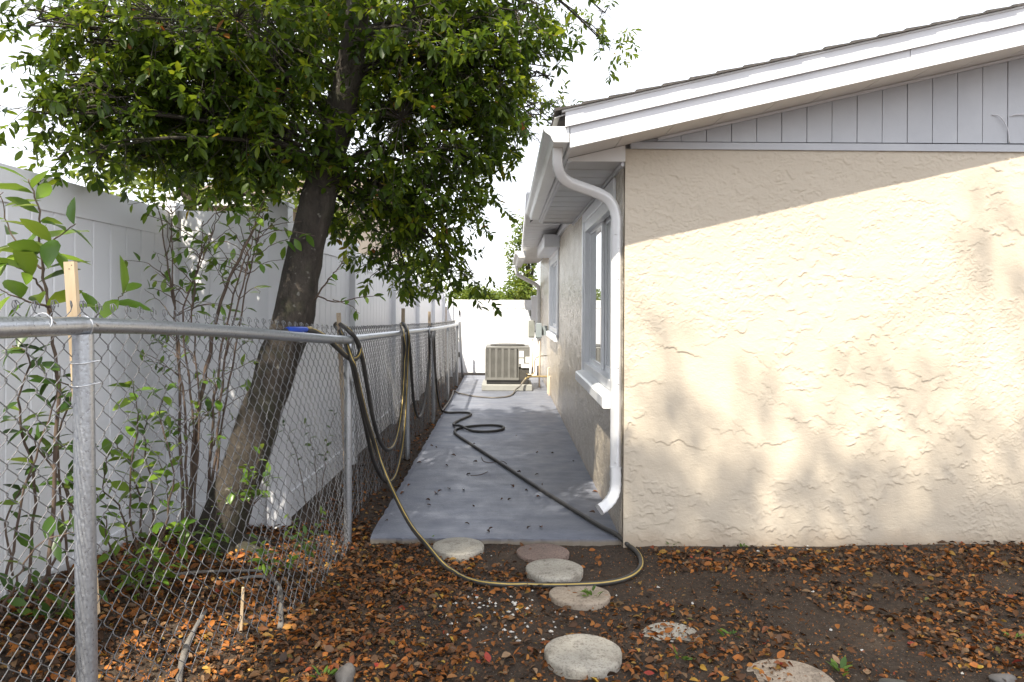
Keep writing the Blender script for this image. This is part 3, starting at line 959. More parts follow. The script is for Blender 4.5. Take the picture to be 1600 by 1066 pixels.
def fence_wires(A, B, zA, zB, h, bulge, single=True, start=0.0):
    a = Vector((A[0], A[1], 0)); b = Vector((B[0], B[1], 0))
    L = (b-a).length; d = (b-a).normalized()
    side = Vector((d.y, -d.x, 0))           # towards the walkway
    ang = math.atan2(d.y, d.x)
    mA = zig_mesh(h, 0, False); mB_ = zig_mesh(h, 1, False)
    n = int(L/DW)
    joined = MB()
    for i in range(n+1):
        s_ = start+i*DW
        if s_ > L: break
        t = s_/L
        top = zA+(zB-zA)*t+.052
        p = a+d*s_ - side*.030
        bl = bulge*math.sin(math.pi*min(1, max(0, t)))**.8 + .012*math.sin(i*.35)+.006*math.sin(i*1.3)
        tilt = math.asin(max(-.5, min(.5, (bl+.02)/h)))
        zs = 1.0 + .012*math.sin(i*.21+1)
        # hang from the top: local z = h is the top edge
        Mx = (Matrix.Translation((p.x, p.y, top)) @ Matrix.Rotation(ang, 4, 'Z') @ Matrix.Rotation(-tilt, 4, 'X')
              @ Matrix.Diagonal((1, 1, zs, 1)) @ Matrix.Translation((rnd.uniform(-.0015, .0015), 0, -h+rnd.uniform(-.003, .003))))
        me = mA if i % 2 else mB_
        if single:
            inst('wire', me, cl, Mx)
        else:
            vs = [Mx @ v.co for v in me.vertices]
            joined.add(vs, [tuple(pl.vertices) for pl in me.polygons])
    if not single:
        tag(joined.build('wire_mesh', M['wire'], cl, smooth=True), kind='stuff')
fence_wires(back+d0*1.15, FP[0], FZ[0], FZ[0], 1.32, .02)
fence_wires(FP[0], FP[1], FZ[0], FZ[1], 1.32, .20, start=.02)
fence_wires(FP[1], FP[2], FZ[1], FZ[2], 1.20, .03, start=.02)
fence_wires(FP[2], FP[3], FZ[2], FZ[3], 1.16, .03, start=.02)
fence_wires(FP[3], FP[4], FZ[3], FZ[4], 1.14, .03, False)
fence_wires(FP[4], FP[5], FZ[4], FZ[5], 1.12, .03, False)
# leaning old post past the end of the fence
op = thing('leaning_pole', G(722, 590), 'thin grey pole leaning at the far end of the chain link fence', 'pole')
MB().tube([G(723, 590, -.05), G(720, 545, .5) if False else P(720, 545, 14.9), P(718, 503, 14.9)], .028, 12).build('pole', M['galv'], op, smooth=True, angle=50)
MB().tube(catmull([P(713, 514, 13.75), P(716, 528, 14.2), P(719, 534, 14.85)], 4), .006, 6).build('wire', M['wire'], op, smooth=True)

# ------------------------------------------------------------------ wooden stakes
def stake(name, pts, w, th, mat, label):
    a, b = Vector(pts[0]), Vector(pts[1])
    t = thing(name, a, label, 'stake', 'wooden stakes along the fence')
    m = MB().tube([a, b], 1.0, prof=[(-w/2, -th/2), (w/2, -th/2), (w/2, th/2), (-w/2, th/2)], up=(1, 0, 0))
    m.build('shaft', mat, t)
    for s_ in (.004, -.004):
        c = b + Vector((s_+.006, -th/2-.0002, -.018+s_*1.5))
        MB().box(c.x-.0012, c.x+.0012, c.y-.001, c.y+.002, c.z-.0012, c.z+.0012).build('nail_hole', M['ac_black'], t)
    return t
stake('wooden_stake', [P(146, 960, 2.42), P(110, 409, 2.40)], .034, .020, M['wood'], 'pale new wooden stake tied behind the nearest fence post')
stake('wooden_stake', [Vector((-.995, 4.72, -.05)), P(529, 489, 4.72)], .026, .016, M['oldwood'], 'wooden stake by the second fence post holding looped hose and nozzle')
stake('wooden_stake', [Vector((fence_x(7.19)-.06, 7.24, -.05)), P(630, 482, 7.24)], .034, .018, M['oldwood'], 'wooden stake at the third fence post between two hanging hose loops')
stake('wooden_stake', [Vector((fence_x(9.42)-.06, 9.46, -.05)), P(671, 487, 9.46)], .034, .018, M['oldwood'], 'farthest wooden stake with the hose end draped over the fence')
stake('broken_stake', [G(376, 990, -.03), P(380, 918, G(376, 990).y+.04)], .012, .008, M['wood'], 'short broken tan stick standing behind the chain link mesh')

# ------------------------------------------------------------------ garden hose
def F(px, py, off=.055):
    """point hung beside the chain link fence under pixel (px, py)"""
    lo, hi = 2.0, 15.0
    for _ in range(60):
        mid = (lo+hi)/2
        X = P(px, py, mid).x
        if X > fence_x(mid)+off: lo = mid
        else: hi = mid
    return P(px, py, (lo+hi)/2)
HR = .0145
def hz(p, dz=0.0):
    """lay a point on the ground or on the slab"""
    z = 0.0 if (p.y > 4.59 and p.x > -.86) else float(ground_z(p.x, p.y))
    return Vector((p.x, p.y, z+HR+.002+dz))
def gp(px, py, z=-.03): return hz(G(px, py, z))
SB = Vector((FP[1][0]+.02, 4.76, 1.30)); 
hose_pts = [F(478, 515, 0.0), F(492, 518, 0.01), F(508, 527, .035), F(526, 543, .05), F(541, 557, .06), F(552, 562, .06), F(560, 556, .06), F(562, 543, .06), F(554, 527, .05), F(543, 515, .02), P(530, 506, 4.76), P(524, 509, 4.80),
            P(533, 520, 4.70), F(547, 556), F(557, 600), F(570, 660), F(582, 715), F(596, 745), F(609, 753), F(620, 735), F(629, 690), F(634, 620), F(637, 550), F(637, 518), P(631, 506, 7.16), P(626, 508, 7.22),
            F(631, 522, .07), F(632, 560, .07), F(630, 610, .07), F(625, 660, .07), F(617, 693, .07), F(606, 703, .07), F(594, 690, .07), F(583, 655, .07), F(574, 605, .07), F(566, 560, .07), P(557, 532, 4.66), P(545, 517, 4.72), P(532, 507, 4.78), P(525, 510, 4.80),
            P(535, 523, 4.68), F(548, 556, .085), F(558, 593, .085), F(572, 652, .09), F(590, 708, .12), P(612, 763, 4.86), P(640, 818, 4.56), G(668, 853, .05), gp(700, 888), gp(735, 904), gp(780, 911), gp(840, 911), gp(900, 909), gp(950, 906), gp(984, 899), gp(1001, 886), gp(998, 869), gp(983, 855),
            gp(963, 842, -.01), gp(936, 825, 0), gp(894, 799, 0), gp(837, 763, 0), gp(798, 737, 0), gp(758, 711, 0), gp(729, 692, 0), gp(713, 681, 0), gp(711, 675, 0), gp(720, 671, 0), gp(740, 668, 0), gp(768, 666.5, 0), gp(785, 668.5, 0), gp(785, 673, 0), gp(766, 676.5, 0), gp(738, 675.5, 0), hz(G(720, 670.5), .02), hz(G(711, 668), .008), gp(709, 664, 0), gp(719, 658, 0), gp(733, 652, 0), gp(736, 649, 0), gp(731, 647, 0), gp(717, 646.5, 0), gp(700, 646.5, 0), F(690, 641), F(684, 620), F(680, 575), F(678, 530), P(674, 513, 9.40), P(670, 510, 9.44),
            F(671, 522), F(671, 560), F(667, 605), F(661, 640), F(654, 652), F(648, 638), F(644, 600), F(641, 555), F(638, 524), P(633, 508, 7.16), P(628, 510, 7.24)]
# keep the whole run above what it lies on
gh = thing('garden_hose', hose_pts[44], 'long black and yellow striped garden hose looped on the fence and trailing over the walkway', 'hose')
hp = catmull(hose_pts, 6)
hp2 = []
for p in hp:
    z = 0.0 if (p.y > 4.59 and p.x > -.86) else float(ground_z(p.x, p.y))
    if p.z < z+HR: p = Vector((p.x, p.y, z+HR+.001))
    hp2.append(p)
cut = 6*57                                    # beyond the bend at the wall corner the stripe lies underneath
hm = MB().tube(hp2[:cut+1], HR, 14, stripe=(0,), face=(.35, -.55, .75))
hm.tube(hp2[cut:], HR, 14, stripe=(7,), face=(.35, -.55, .75))
hm.build('tube', [M['hose'], M['hose_y']], gh, smooth=True)
# blue grip of the nozzle lying on the rail
nz0, nz1 = F(480, 515, 0.0), F(447, 517, 0.0)
dn = (nz1-nz0)
MB().tube([nz0-dn*.05, nz0+dn*.10, nz0+dn*.25, nz0+dn*.6, nz0+dn*.9, nz0+dn*1.0], [.013, .0145, .017, .019, .020, .015], 14).build('nozzle_grip', M['blue'], gh, smooth=True, angle=50)
MB().tube([nz0-dn*.18, nz0-dn*.05], .0165, 12).build('coupling', M['brass'], gh, smooth=True, angle=50)
MB().tube([nz0+dn*1.0, nz0+dn*1.12, nz0+dn*1.16], [.014, .012, .009], 12).build('nozzle_tip', M['ac_black'], gh, smooth=True, angle=50)

def gq(px, py, dz=0): 
    p = G(px, py, 0)
    return hz(p, dz)
FAU = P(824, 590, 12.5)
feed = [P(673, 512, 9.42), F(676, 530), F(679, 570), F(684, 615), F(690, 641), gq(696, 637), gq(702, 628), gq(707, 619), gq(709, 612), gq(719, 616.6), gq(738, 620.5), gq(758, 622.5), gq(778, 623), gq(798, 619.5), gq(806, 612, .02), P(812, 604, 12.4), P(818, 596, 12.45), P(822, 591, 12.5)]
fh = thing('feed_hose', feed[9], 'thin grey hose running from the wall tap across the sunlit slab', 'hose')
fp = catmull(feed, 6)
MB().tube([Vector((p.x, p.y, max(p.z, HR))) for p in fp], .012, 10).build('tube', M['hose_g'], fh, smooth=True)
MB().tube([P(815, 600, 12.43), P(822, 591, 12.5)], .017, 10).build('brass_fitting', M['brass'], fh, smooth=True, angle=50)

# ------------------------------------------------------------------ things at the far end of the walkway
pad = MB().box(-.40, .46, 12.52, 13.42, .001, .105, .012).build('equipment_pad', M['padgrey'], None, (0, 12.95, 0))
tag(pad, 'low pale concrete pad under the air conditioner', 'pad')
ac = thing('air_conditioner', (.04, 12.95, .105), 'beige outdoor air conditioner unit with vertical louvre panels on a pad', 'air conditioner')
ax0, ax1, ay0, ay1, az0, az1 = -.34, .42, 12.60, 13.34, .19, .765
MB().box(ax0+.02, ax1-.02, ay0+.02, ay1-.02, .107, az0, .01).build('base_pan', M['ac_black'], ac)
MB().box(ax0+.03, ax1-.03, ay0+.03, ay1-.03, az0, az1-.03).build('coil', M['ac_dark'], ac)
MB().box(ax0, ax1, ay0, ay1, az1-.055, az1-.012, .012).build('top_cover', M['ac'], ac)
MB().lathe([(.30, 0), (.31, .012), (.29, .022), (.27, .022)], ((ax0+ax1)/2, (ay0+ay1)/2, az1-.013), 36).build('fan_guard', M['ac_dark'], ac, smooth=True, angle=40)
MB().box(ax0, ax1-.18, ay0, ay0+.03, az0-.015, az0+.025, .004).build('bottom_band', M['ac'], ac)
for (cx_, cw) in ((ax0, .028), (ax0+.155, .028), (ax0+.27, .032), (ax0+.385, .032), (ax0+.50, .03)):
    pass
for xx in (ax0+.075, ax0+.185, ax0+.295, ax0+.405, ax0+.515):
    MB().box(xx-.022, xx+.022, ay0+.002, ay0+.028, az0+.02, az1-.05, .004).build('louvre_post', M['ac'], ac)
for i in range(5):
    a = ax0+.003+(0 if i == 0 else 0)
lou = MB()
for kx in range(5):
    xa = (ax0+.004, ax0+.098, ax0+.208, ax0+.318, ax0+.428)[kx]; xb = (ax0+.052, ax0+.162, ax0+.272, ax0+.382, ax0+.492)[kx]
    for kz in range(26):
        z = az0+.03+kz*.0188
        lou.add([(xa, ay0+.006, z), (xb, ay0+.006, z), (xb, ay0+.022, z+.012), (xa, ay0+.022, z+.012)], [(0, 1, 2, 3)], 0)
        lou.add([(xa, ay0+.006, z-.003), (xb, ay0+.006, z-.003), (xb, ay0+.006, z), (xa, ay0+.006, z)], [(0, 1, 2, 3)], 0)
tag(lou.build('louvre_slats', M['ac'], ac), kind='stuff')
los = MB()
for kz in range(22):
    z = az0+.02+kz*.0225
    los.box(ax0-.004, ax0+.012, ay0+.03, ay1-.03, z, z+.010)
tag(los.build('side_slats', M['ac'], ac), kind='stuff')
MB().box(ax0-.003, ax0+.018, ay0-.002, ay0+.022, az0-.02, az1-.05, .004).build('corner_post', M['ac'], ac)
MB().box(ax1-.205, ax1, ay0-.004, ay0+.03, az0+.21, az1-.05, .006).build('service_panel', M['ac'], ac)
MB().box(ax1-.205, ax1-.19, ay0-.004, ay0+.03, az0-.01, az0+.21, .003).build('corner_post', M['ac'], ac)
MB().box(ax1-.188, ax1-.006, ay0+.02, ay0+.04, az0, az0+.208).build('valve_recess', M['ac_dark'], ac)
for (a, b, c, d) in ((.195-.01, .105, .40, .51), (.185, .105, .29, .38), (.075, -.005, .31, .41), (.145, .0, .22, .29)):
    MB().box(ax1-a, ax1-b, ay0-.0065, ay0-.0045, az0+c-.02, az0+d-.02).build('sticker', M['paper'], ac)

def ebox(name, px0, px1, py0, py1, Y, mat, label):
    a, b = P(px0, py1, Y), P(px1, py0, Y)
    t = thing(name, (a.x, Y, a.z), label, 'electrical box')
    MB().box(a.x, b.x, Y-.0, Y+.16, a.z, b.z, .010).build('case', mat, t)
    MB().box(a.x-.006, b.x+.006, Y-.006, Y-.0005, a.z+.02, b.z-.006, .002).build('lid', mat, t)
    return t, a, b
t, a, b = ebox('disconnect_box', 826, 835, 501, 528, 13.6, M['box_grey'], 'grey electrical box above the air conditioner, the left of two')
MB().tube([(b.x-.03, 13.65, a.z-.03), (b.x-.03, 13.65, .3), (b.x-.035, 13.65, .18)], .017, 10).build('conduit', M['pvc'], t, smooth=True)
MB().box(b.x-.02, WX-.005, 13.70, 13.74, a.z+.1, a.z+.13).build('bracket', M['box_grey'], t)
t, a, b = ebox('meter_box', 837.5, 846, 505, 529, 12.9, M['box_blue'], 'blue grey electrical box fixed to the house wall, the right of two')
MB().tube([(b.x-.03, 12.95, a.z-.03), (b.x-.03, 12.95, .4), (b.x-.03, 12.95, .02)], .014, 10).build('conduit', M['pvc'], t, smooth=True)
MB().box(b.x-.01, WX-.003, 12.98, 13.04, a.z+.05, b.z-.05).build('bracket', M['box_blue'], t)
tp = thing('wall_tap', (FAU.x, 12.5, 0), 'white pipe and tap with copper line beside the air conditioner', 'tap')
MB().tube(catmull([(FAU.x+.005, 12.5, FAU.z), (FAU.x+.05, 12.55, FAU.z+.01), (.56, 12.58, FAU.z+.01), (WX+.005, 12.6, FAU.z+.01)], 4), .016, 10).build('spout', M['brass'], tp, smooth=True)
MB().lathe([(.005, 0), (.03, .004), (.03, .012), (.005, .016)], (FAU.x+.04, 12.54, FAU.z+.045), 12).build('tap_handle', M['paper'], tp)
MB().tube([(FAU.x+.04, 12.54, FAU.z+.01), (FAU.x+.04, 12.54, FAU.z+.047)], .006, 8).build('tap_stem', M['brass'], tp)
for (xq, yq, zq) in ((.70, 12.1, .42), (.71, 11.9, .30)):
    MB().tube([(xq, yq, .003), (xq, yq, zq), (xq+.01, yq+.02, zq+.01), (WX+.003, yq+.03, zq+.012)], .010, 10).build('pipe', M['pvc'], tp, smooth=True, angle=60)
MB().tube(catmull([(.36, 12.64, .30), (.42, 12.55, .26), (.50, 12.6, .33), (.52, 12.9, .5), (.60, 13.1, .55), (WX+.003, 13.2, .56)], 5), .008, 8).build('copper_line', M['brass'], tp, smooth=True)

# ------------------------------------------------------------------ stepping stones
def stone(px, py, dia, h, mat, label, seed, sink=0.0, tilt=(0, 0)):
    p = G(px, py, -.02)
    z = float(ground_z(p.x, p.y))
    r = dia/2
    m = MB().lathe([(r*.97, -.06), (r*.995, h*.3), (r, h*.75), (r*.985, h*.93), (r*.95, h), (r*.6, h*1.02), (r*.2, h*1.01)], (0, 0, 0), 44, .010, 1.0, seed)
    o = m.build('stepping_stone', mat, smooth=True, angle=50)
    o.location = (p.x, p.y, z-sink)
    o.rotation_euler = (tilt[0], tilt[1], seed)
    return tag(o, label, 'stepping stone', 'round stepping stones')
stone(716, 857, .315, .036, M['stone'], 'round pale stepping stone at the left end of the slab edge', 1)
stone(848, 861, .315, .028, M['stone_red'], 'reddish brown round stepping stone touching the slab edge', 2)
stone(866, 889, .320, .040, M['stone'], 'round pale stepping stone just behind the hose', 3)
stone(906, 920, .320, .030, M['stone_pink'], 'tan round stepping stone lying partly under the hose', 4, .004, (.03, -.05))
stone(1048, 978, .27, .022, M['stone'], 'half buried round stepping stone right of the path', 5, .017, (.05, .03))
stone(911, 1017, .335, .044, M['stone'], 'largest and nearest round pale stepping stone in the leaves', 6)
stone(1236, 1052, .36, .022, M['stone_pink'], 'mostly buried stepping stone at the bottom edge of the picture', 8, .017, (-.03, -.04))
def rock(px, py, sx, sy, sz_, label, mat, seed):
    p = G(px, py, -.03)
    bm = bmesh.new(); bmesh.ops.create_icosphere(bm, subdivisions=3, radius=1)
    rr = random.Random(seed); ph = [rr.uniform(0, 6) for _ in range(6)]
    for v in bm.verts:
        c = v.co
        k = 1+.13*math.sin(3*c.x+ph[0])*math.cos(2.6*c.y+ph[1])+.10*math.sin(5*c.z+ph[2]+2*c.x)+.05*math.sin(11*c.y+ph[3])*math.sin(9*c.x+ph[4])
        v.co = Vector((c.x*sx*k, c.y*sy*k, c.z*sz_*k))
    me = bpy.data.meshes.new('rock'); bm.to_mesh(me); bm.free()
    me.materials.append(mat)
    me.polygons.foreach_set('use_smooth', [True]*len(me.polygons))
    o = bpy.data.objects.new('rock', me); COL.objects.link(o)
    o.location = (p.x, p.y, float(ground_z(p.x, p.y))+sz_*.25)
    return tag(o, label, 'rock')
rock(541, 1045, .036, .07, .045, 'small grey rock in the leaves at the bottom of the fence', M['deadwood'], 3)
rock(1395, 1058, .06, .03, .018, 'small dark flat rock at the bottom right', M['ac_dark'], 5)
rock(1568, 1052, .06, .035, .022, 'grey half buried rock in the bottom right corner', M['deadwood'], 9)
# gravel chips
gm = MB()
rr = random.Random(3)
for (px, py, spx, spy, n) in ((770, 935, 30, 10, 26), (760, 945, 70, 25, 30), (800, 965, 60, 18, 26), (1200, 960, 260, 60, 30), (900, 905, 200, 60, 30)):
    for _ in range(n):
        p = G(px+rr.gauss(0, spx), py+rr.gauss(0, spy), -.03)
        s_ = rr.uniform(.004, .012)
        z = float(ground_z(p.x, p.y))+s_*.3
        a = rr.uniform(0, 6.28); e = rr.uniform(.5, 1.5)
        vs = []
        for (u, v, w_) in ((1, 0, 0), (-1, .1, 0), (.1, 1, 0), (0, -1, .1), (.2, .1, .7), (-.1, 0, -.6)):
            vs.append((p.x+(u*math.cos(a)-v*math.sin(a))*s_*e, p.y+(u*math.sin(a)+v*math.cos(a))*s_, z+w_*s_))
        gm.add(vs, [(0,2,4), (2,1,4), (1,3,4), (3,0,4), (2,0,5), (1,2,5), (3,1,5), (0,3,5)])
tag(gm.build('gravel', M['gravel']), 'white gravel chips scattered in the dirt', 'gravel', None, 'stuff')

# ------------------------------------------------------------------ leaf meshes
def leaf_verts(L=1.0, W=.4, fold=.12, curl=.10):
    """six-by-three leaf blade along +x, z up"""
    st = [(0, .0), (.18, .55), (.42, 1.0), (.68, .85), (.88, .42), (1.0, 0.0)]
    vs = []
    for (t, w_) in st:
        z = -curl*t*t
        vs += [(t*L, -w_*W/2*L, (z+fold*w_*W)*L), (t*L, 0, z*L), (t*L, w_*W/2*L, (z+fold*w_*W)*L)]
    fs = []
    for i in range(5):
        a = i*3
        fs += [(a, a+3, a+4, a+1), (a+1, a+4, a+5, a+2)]
    return np.array(vs), fs
def simple_leaf(W=.42, fold=.15, curl=.12):
    vs = np.array([(0, 0, 0), (.45, -W/2, fold*W-curl*.2), (.45, 0, -curl*.2), (.45, W/2, fold*W-curl*.2), (1, 0, -curl), (.8, -W*.33, fold*W*.5-curl*.6), (.8, W*.33, fold*W*.5-curl*.6)])
    fs = [(0, 1, 2), (0, 2, 3), (1, 5, 4, 2), (2, 4, 6, 3)]
    return vs, fs
def mid_leaf(W=.5, fold=.2, curl=.2):
    vs = [(0, 0, 0)]
    for t, w_ in ((.22, .72), (.52, 1.0), (.80, .62)):
        z = -curl*t*t
        vs += [(t, -w_*W/2, z+fold*w_*W/2), (t, 0, z), (t, w_*W/2, z+fold*w_*W/2)]
    vs.append((1, 0, -curl))
    fs = [(0, 1, 2), (0, 2, 3), (1, 4, 5, 2), (2, 5, 6, 3), (4, 7, 8, 5), (5, 8, 9, 6), (7, 10, 8), (8, 10, 9)]
    return np.array(vs), fs
def leaf_mesh(name, mat, W=.4, fold=.12, curl=.1, simple=False):
    vs, fs = (simple_leaf(W, fold, curl) if simple else leaf_verts(1.0, W, fold, curl))
    me = bpy.data.meshes.new(name)
    me.from_pydata([tuple(v) for v in vs], [], fs)
    me.polygons.foreach_set('use_smooth', [True]*len(fs))
    me.materials.append(mat)
    return me
def rot_from(dirs, ups):
    """stack of rotation matrices with x along dirs and z near ups"""
    x = dirs/np.linalg.norm(dirs, axis=1, keepdims=True)
    z = ups - x*np.sum(ups*x, 1, keepdims=True)
    z /= np.linalg.norm(z, axis=1, keepdims=True)+1e-9
    y = np.cross(z, x)
    return np.stack([x, y, z], -1)
def mass_leaves(name, pos, R, L, tint, mat, parent, tmpl):
    vs, fs = tmpl
    n = len(pos); k = len(vs)
    off = np.array([0., 0., 0.]); r = parent
    while r is not None:
        off += np.array(r.location); r = r.parent
    co = np.einsum('nij,kj->nki', R, vs)*L[:, None, None] + (pos-off)[:, None, :]
    lt = [len(f) for f in fs]
    flat = np.concatenate([np.array(f) for f in fs])
    loops = (flat[None, :] + (np.arange(n)*k)[:, None]).ravel()
    tot = np.tile(np.array(lt), n)
    starts = np.concatenate([[0], np.cumsum(tot)[:-1]])
    me = bpy.data.meshes.new(name)
    me.vertices.add(n*k); me.vertices.foreach_set('co', co.ravel())
    me.loops.add(len(loops)); me.loops.foreach_set('vertex_index', loops)
    me.polygons.add(len(tot)); me.polygons.foreach_set('loop_start', starts)
    me.polygons.foreach_set('use_smooth', np.ones(len(tot), bool))
    me.update(calc_edges=True)
    at = me.attributes.new('tint', 'FLOAT', 'FACE')
    at.data.foreach_set('value', np.repeat(tint, len(fs)))
    me.materials.append(mat)
    o = bpy.data.objects.new(name, me); COL.objects.link(o)
    if parent is not None: o.parent = parent
    return o

# ------------------------------------------------------------------ the big tree
TB = P(352, 868, 4.32)
tree = thing('leaning_tree', (TB.x, TB.y, 0), 'leaning dark leafy tree growing between the two fences', 'tree')
tr = [(318, 915, 4.32, .200), (330, 872, 4.32, .165), (350, 815, 4.32, .142), (381, 730, 4.33, .130), (406, 650, 4.34, .126), (434, 570, 4.35, .122), (456, 505, 4.36, .120), (470, 430, 4.38, .114), (488, 350, 4.38, .108), (508, 270, 4.36, .100), (526, 200, 4.33, .094), (541, 130, 4.28, .084), (552, 65, 4.22, .074), (560, 0, 4.16, .068), (566, -90, 4.15, .064), (560, -200, 4.2, .058), (545, -330, 4.3, .05), (530, -450, 4.3, .03)]
TP = [P(a, b, c) for a, b, c, d in tr]; TR = [d*.95 for *_, d in tr]
tp_ = catmull(TP, 4)
trr = list(np.interp(np.linspace(0, len(TR)-1, len(tp_)), range(len(TR)), TR))
tm = MB().tube(tp_, trr, 22)
vv = np.array(tm.v)
nn_ = vnoise(vv[:, 0]*9+3*vv[:, 1], vv[:, 2]*6, 4)-.5
axis = np.repeat(np.array([p[:] for p in tp_]), 22, 0)
vv = axis + (vv-axis)*(1+.20*nn_[:, None]+.10*(vnoise(vv[:, 0]*28, vv[:, 2]*16+vv[:, 1]*20, 6)[:, None]-.5))
tm.v = [tuple(v) for v in vv]
tm.build('trunk', M['bark'], tree, smooth=True)
# roots
for (a, ln) in ((-.3, .5), (-1.2, .45), (-2.4, .5), (.8, .4)):
    d = Vector((math.cos(a), math.sin(a), 0))
    q = Vector((TB.x, TB.y, .03))
    MB().tube(catmull([q, q+d*.2+Vector((0, 0, -.03)), q+d*ln+Vector((0, 0, -.14))], 4), [.07-.005*i for i in range(9)], 10).build('root', M['bark'], tree, smooth=True)

# crown masses: centre, radii, twig density and leaf size
BL = []
def blob(c, r, dens=1.0, leaf=1.0, droop=.35): BL.append((Vector(c), r, dens, leaf, droop))
blob(P(110, 60, 3.7), (.28, .3, .20), .42); blob(P(60, 165, 3.55), (.14, .2, .08), .5); blob(P(125, 130, 3.6), (.20, .25, .11), .55)
blob(P(200, 40, 3.8), (.30, .4, .22), .7); blob(P(175, 150, 3.8), (.26, .4, .22), .9); blob(P(125, 245, 3.6), (.16, .2, .09), 1.0); blob(P(75, 178, 3.5), (.12, .2, .08), .7)
blob(P(250, 100, 4.1), (.50, .55, .48), 1.5); blob(P(190, 120, 4.0), (.28, .4, .32), .6); blob(P(250, 212, 4.2), (.32, .4, .20), .75); blob(P(340, 232, 4.3), (.36, .5, .20), 1.2)
blob(P(380, 110, 4.2), (.55, .6, .52), 1.3); blob(P(430, 235, 4.3), (.30, .45, .20), 1.2); blob(P(440, 70, 4.1), (.26, .3, .30), 1.1)
blob(P(640, 90, 4.5), (.42, .5, .40), 1.2); blob(P(520, 60, 4.9), (.4, .3, .4), 1.0); blob(P(640, 230, 4.6), (.50, .55, .44), 1.3); blob(P(580, 320, 4.7), (.28, .4, .26), 1.2)
blob(P(720, 90, 4.6), (.45, .55, .36), 1.1); blob(P(650, 370, 4.8), (.30, .35, .26), 1.2); blob(P(725, 240, 4.9), (.26, .4, .34), 1.0)
blob(P(700, 330, 5.0), (.22, .35, .34), 1.1); blob(P(800, 70, 4.8), (.26, .4, .20), .9); blob(P(835, 120, 4.8), (.20, .3, .12), .7); blob(P(790, 180, 5.2), (.28, .4, .24), .8)
blob(P(700, 425, 5.1), (.13, .25, .10), .9); blob(P(610, 415, 4.9), (.20, .3, .13), .9); blob(P(735, 165, 4.6), (.3, .4, .3), 1.0)
blob(P(835, 185, 6.3), (.32, .6, .36), .55); blob(P(745, 320, 6.0), (.20, .4, .28), .5); blob(P(640, 440, 5.6), (.18, .3, .08), .6); blob(P(730, 425, 5.2), (.10, .2, .09), .7)
blob(P(770, 40, 4.6), (.45, .4, .26), 1.1); blob(P(850, 70, 4.8), (.20, .3, .14), 1.0); blob(P(830, 20, 4.7), (.26, .3, .12), 1.0); blob(P(780, 130, 4.9), (.30, .35, .22), 1.1); blob(P(790, 225, 5.1), (.26, .3, .18), .9)
blob(P(200, 250, 4.0), (.20, .3, .11), .8); blob(P(290, 262, 4.2), (.26, .35, .11), .7); blob(P(390, 285, 4.4), (.20, .3, .07), .9); blob(P(165, 205, 3.8), (.22, .3, .13), .7); blob(P(60, 30, 3.5), (.16, .2, .10), .35)
blob(P(945, 20, 6.6), (.13, .2, .14), .4); blob(P(952, 75, 6.6), (.10, .15, .09), .35); blob(P(420, 180, 4.0), (.26, .25, .30), .8); blob(P(660, 40, 4.1), (.3, .3, .26), 1.0)
NVIS = len(BL)
# crown above the picture: it shades the walkway, the side wall and the dirt
for (c, r, d_) in (((-1.0, 4.9, 4.4), (1.2, 1.4, .8), 1.1), ((-1.8, 6.0, 4.3), (1.3, 1.2, .8), 1.1),                   ((-1.6, 3.0, 4.6), (.8, .8, .5), .6), ((-1.5, 1.9, 4.3), (1.0, .8, .4), .7), ((-1.5, 5.0, 5.6), (1.4, 1.5, .7), .65), ((-.2, 6.4, 4.4), (.7, .8, .5), .7)):
    blob(c, r, d_, 1.75, .15)

